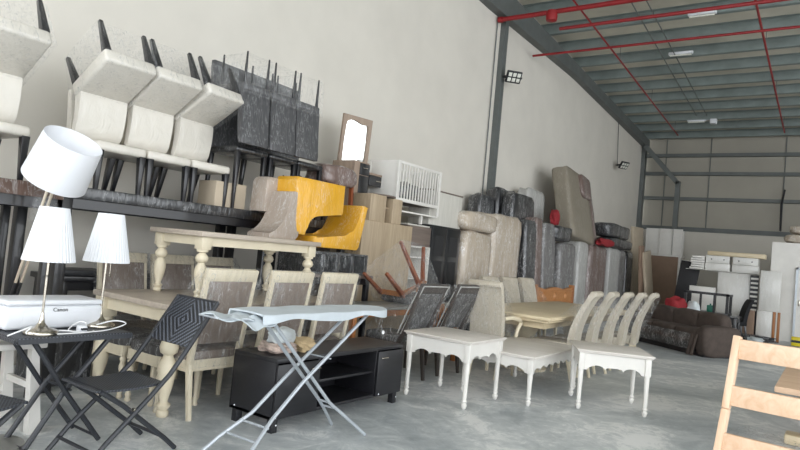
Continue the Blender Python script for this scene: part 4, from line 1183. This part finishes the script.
# ------------------------------------------------------------------ recliner sofa
so = thing('sofa', 'dark brown fabric recliner sofa with black shiny seat fronts', 'sofa', (-2.50, 13.55, 0), -.67, scale=(.94, .94, .91))
MB().box(-1.2, 1.2, -.30, .42, .08, .40, .03).build('base', M['sofa'], so)
for i in (-1, 1): MB().soft(i*1.20, -.02, .32, .30, .92, .62, .4, 8, .03, seed=i+2).build('armrest', M['sofa'], so, ang=70)
for k in (-1, 0, 1): MB().soft(k*.70, .32, .60, .71, .30, .52, .45, 8, .04, seed=k+5).build('back_cushion', M['sofa'], so, ang=70)
for k in (-1, 0, 1): MB().soft(k*.70, -.10, .44, .71, .62, .18, .45, 8, .03, seed=k+9).build('seat_cushion', M['sofa'], so, ang=70)
b = MB(); b.surf(lambda u, v: (-1.05+2.1*u, -.47-.06*math.sin(PI*v)+.012*math.sin(31*u+5*v), .42-.30*v), 40, 8, .02)
b.build('front_cover', M['sofawrap'], so, ang=70)
MB().surf(lambda u, v: (1.02+.16*u, -.50-.05*math.sin(PI*u*3)*.5-.10*v, .44-.42*v), 8, 8, .015).build('cover_skirt', M['sofa'], so, ang=70)
MB().box(-1.05, 1.05, -.44, -.30, .07, .12).build('foot_rail', M['black'], so)
MB().box(-1.25,1.25,-.4,.4,0,.08).build('plinth', M['black'], so)
tag(MB().soft(0, 0, .46, .42, .35, .96, .5, 8, .12, seed=2).build('red_cloth_bag', M['redcloth'], loc=(-2.72, 14.62, 0)), 'red cloth bag standing just behind the sofa back', 'bag')
tag(MB().soft(0, 0, .45, .26, .3, .92, .5, 8, .12, seed=7).build('white_sack', M['lightcloth'], loc=(-2.38, 14.6, 0)), 'off-white sack behind the sofa next to the red bag', 'bag')

# ------------------------------------------------------------------ black nested tables and chair in front of the white stock
plain_table('table', 'low black table carrying the upturned black frame, behind the sofa', 'table', (-2.40, 16.9, 0), 1.35, .8, .60, .04, .08, M['blackleg'], apron=.1)
ut = thing('side_table', 'small black table lying upside down with legs up on the low black table', 'table', (-2.44, 16.9, .602))
MB().box(-.50, .50, -.35, .35, 0, .04, .004).build('tabletop', M['blackleg'], ut)
for i, j in ((-1,-1),(1,-1),(1,1),(-1,1)): MB().box(i*.46-.03, i*.46+.03, j*.31-.03, j*.31+.03, .04, .50).build('leg', M['blackleg'], ut)
MB().box(-.50,.50,-.34,-.30,.45,.50).box(-.50,.50,.30,.34,.45,.50).box(-.49,-.45,-.3,.3,.45,.5).box(.45,.49,-.3,.3,.45,.5).box(-.14,-.09,-.34,-.3,.04,.45).box(.16,.21,-.34,-.3,.04,.45).build('stretcher', M['blackleg'], ut)
tag(MB().box(-.07,.07,-.05,.05,0,.16,.01).lathe([(.02,.16),(.02,.2)],None,10).build('canister', M['green'], loc=(-2.35, 16.7, .645)), 'small green canister inside the upturned black table', 'canister')
bk = parsons('black fabric chair with a tall rolled back beside the low black table', plain('black_fabric', '#191a1d', .85, .2, 8), M['blackleg'], w=.48, d=.48, sh=.47, bh=1.02, th=.09, lean=.12, roll=.03, loc=(-1.92, 17.55, 0), rz=PI+.35)

# ------------------------------------------------------------------ white stock by the back wall
def wbox(name, label, cat, x0, x1, y0, y1, z0, z1, m, bev=.01):
    return tag(MB().box(-(x1-x0)/2, (x1-x0)/2, -(y1-y0)/2, (y1-y0)/2, 0, z1-z0, bev).build(name, m, loc=((x0+x1)/2, (y0+y1)/2, z0)), label, cat)
wbox('wrapped_board', 'big white wrapped panel standing upright under the white drawer boxes', 'panel', -2.50, -1.73, 18.7, 19.0, 0, 1.66, M['wrapwhite'])
wbox('cabinet', 'plain white cabinet behind the white boxes, left of the big wrapped panel', 'cabinet', -3.02, -2.52, 18.6, 19.1, 0, 1.0, M['white'])
wbox('white_box', 'white flat box standing in front of the dark leaning panel', 'box', -3.1, -2.5, 18.2, 18.5, .46, 1.22, M['white'])
wbox('stand', 'low tan stand under the white flat box', 'stand', -3.2, -2.7, 18.2, 18.5, 0, .458, M['card'])
def drawer_box(label, x0, x1):
    t = thing('drawer_box', label, 'box', ((x0+x1)/2, 18.85, 1.68)); h = (x1-x0)/2
    MB().box(-h, h, -.25, .25, 0, .195, .006).build('lower_drawer', M['wrapwhite'], t)
    MB().box(-h+.01, h-.02, -.25, .25, .2, .40, .006).build('upper_drawer', M['wrapwhite'], t)
    b = MB()
    for q in (-.5, .5): b.lathe([(.018,0),(.014,.012)], T(q*h, -.25, .30) @ rot(PI/2, 0, 0), 10)
    b.build('knob', M['black'], t)
    return t
wbox('shelf_board', 'long white shelf board carrying the white drawer boxes', 'shelf', -3.3, -1.36, 18.62, 19.1, 1.662, 1.678, M['white'])
wbox('support_post', 'white cabinet at the right end under the white shelf board', 'cabinet', -1.52, -1.38, 18.7, 19.1, 0, 1.66, M['white'])
drawer_box('white wrapped box of two drawers on the shelf, left of the pair', -2.82, -2.22)
drawer_box('white wrapped box of two drawers on the shelf, right of the pair', -2.17, -1.56)
for k in range(6):
    o = wbox('white_board', ('lowest', 'second lowest', 'third from the bottom', 'third from the top', 'second from the top', 'topmost')[k]+' of the fanned white boards left of the drawer boxes', 'board', -3.18+.02*(k % 3), -2.84, 18.45, 18.95, 1.68+.062*k, 1.68+.062*k+.05, M['white'], .004)
    o.rotation_euler = (0, 0, .05*(k % 2)); o['group'] = 'fanned white boards'
wbox('wooden_slab', 'long honey coloured slab lying on top of the white drawer boxes', 'board', -2.78, -1.42, 18.6, 19.05, 2.085, 2.20, M['sand'])
sl = thing('slatted_rack', 'dark rack with white slats between the wrapped panel and the white door', 'rack', (-1.62, 18.62, 0))
MB().box(-.10, .09, .0, .04, 0, 1.64).build('backing', M['black'], sl)
for k in range(8): MB().box(-.09, .08, -.02, .0, .72+.115*k, .77+.115*k).build('slat', M['white'], sl)
wbox('wrapped_door', 'white film-wrapped door panel in front of the office wall', 'door panel', -1.48, -1.02, 18.35, 18.45, .76, 1.78, M['wrapwhite'])
wbox('cabinet', 'narrow white cabinet under the film-wrapped door panel', 'cabinet', -1.50, -1.16, 18.3, 18.5, 0, .755, M['wrapwhite'])
for x, l in ((-1.12, 'left'), (-1.02, 'right')):
    wbox('wooden_post', f'brown wooden strip standing beside the narrow white cabinet, {l} of two', 'board', x-.03, x+.03, 18.33, 18.45, 0, .755, M['tanwood'], .004)
wbox('carton', 'flat brown carton standing behind the black chair', 'box', -1.78, -1.54, 18.1, 18.3, 0, .74, M['card'])
o = board('dark grey panel leaning against the back stock left of the white boxes', (-3.2, 18.9, 0), .1, 1.85, .5, plain('charcoal_board', '#29282a', .7), 0); o.rotation_euler = (0, .12, 0)
tag(MB().soft(0,0,.07,1.3,.5,.16,.7,10,.25,seed=9).build('black_plastic_sheet', M['mblack'], loc=(-1.75, 18.0, 0)), 'crumpled black plastic sheet on the floor by the white cabinets', 'plastic')
tag(MB().soft(0,0,.05,.35,.25,.12,.7,8,.25,seed=10).build('plastic_bundle', M['lightcloth'], loc=(-1.45, 17.65, 0)), 'small scrap of pale film on the floor beside the black sheet', 'plastic')
hv = thing('floor_sign', 'yellow and black striped floor marker at the right edge of the photo', 'sign', (-.62, 18.2, 0))
MB().box(-.1,.1,-.06,.06,0,.22,.01).build('body', M['hiviz'], hv)
MB().box(-.101,.101,-.061,-.0602,.08,.14).build('stripe', M['black'], hv)
cs = thing('wrapped_sofa', 'beige wrapped cushions lying on the roof of the white office box', 'cushion', (-.35, 20.3, 2.62))
MB().soft(-.2, 0, .13, 1.1, .7, .26, .4, 8, .04, seed=4).build('lower_cushion', M['cushion'], cs)
MB().soft(-.1, 0, .38, 1.1, .7, .24, .4, 8, .04, seed=5).build('upper_cushion', M['cushion'], cs)

# ------------------------------------------------------------------ right foreground: ladder-back chair and carved wooden table
lb = thing('ladder_back_chair', 'natural pine ladder-back chair in the right foreground', 'chair', (-.12, 3.107, 0), -PI/2-.12)
# local frame: +x front of chair, the rails face the camera
for s in (-1, 1):
    y = s*.27
    b = MB(); P_ = [(-.16, y*1.22, 0), (-.19, y*1.16, .45), (-.235, y*1.06, .80), (-.295, y, 1.145)]
    for p, q in zip(P_, P_[1:]): b.bar(p, q, .034, .05, bev=.006)
    b.build('back_post', M['pine'], lb)
    MB().bar((.2, y*1.1, 0), (.2, y*1.1, .43), .045, .045, bev=.006).build('leg', M['pine'], lb)
for z, x, k in ((1.085, -.283, .262), (.866, -.242, .272), (.645, -.21, .29)):
    MB().bar((x, -k, z), (x, k, z), .026, .095, side=(1,0,0), bev=.006).build('ladder_rail', M['pinex'], lb)
MB().box(-.2, .24, -.33, .33, .43, .455, .01).build('seat', M['pinex'], lb)
MB().bar((-.17, -.31, .2), (.2, -.3, .2), .03).bar((-.17, .31, .2), (.2, .3, .2), .03).build('stretcher', M['pine'], lb)
ct2 = thing('dining_table', 'long wooden table with a carved scrolled base behind the pine chair', 'table', (.18, 7.0, 0))
MB().box(-.50, .55, -1.2, 2.6, .57, .62, .01).build('tabletop', M['pinex'], ct2)
for y in (-.2, 1.7):
    b = MB(); b.box(-.42, .42, y-.09, y+.09, .47, .57, .02)
    for i in (-1, 1):
        b.lathe([(.09,-.10),(.12,-.08),(.12,.08),(.09,.10)], T(i*.27, y, .34) @ rot(PI/2, 0, 0), 16)
        b.bar((i*.30, y, .34), (i*.14, y, .10), .20, .16, side=(0,1,0), bev=.03)
    b.box(-.45, .45, y-.11, y+.11, 0, .09, .02)
    b.build('base', M['sand'], ct2)
tag(MB().soft(0,0,.03,.5,.7,.06,.6,8,.3,seed=3).build('plastic_sheet', M['film2'], loc=(-.42, 6.45, 0)), 'sheet of clear film on the floor under the carved wooden table', 'plastic')
tag(MB().surf(lambda u,v:(-.07+.14*u, -.06+.12*v, .004+.03*math.sin(PI*u)), 6, 4, .01).build('hand_tool', M['black'], loc=(-.42, 8.4, 0)), 'small dark tool lying on the floor left of the wooden table', 'tool')
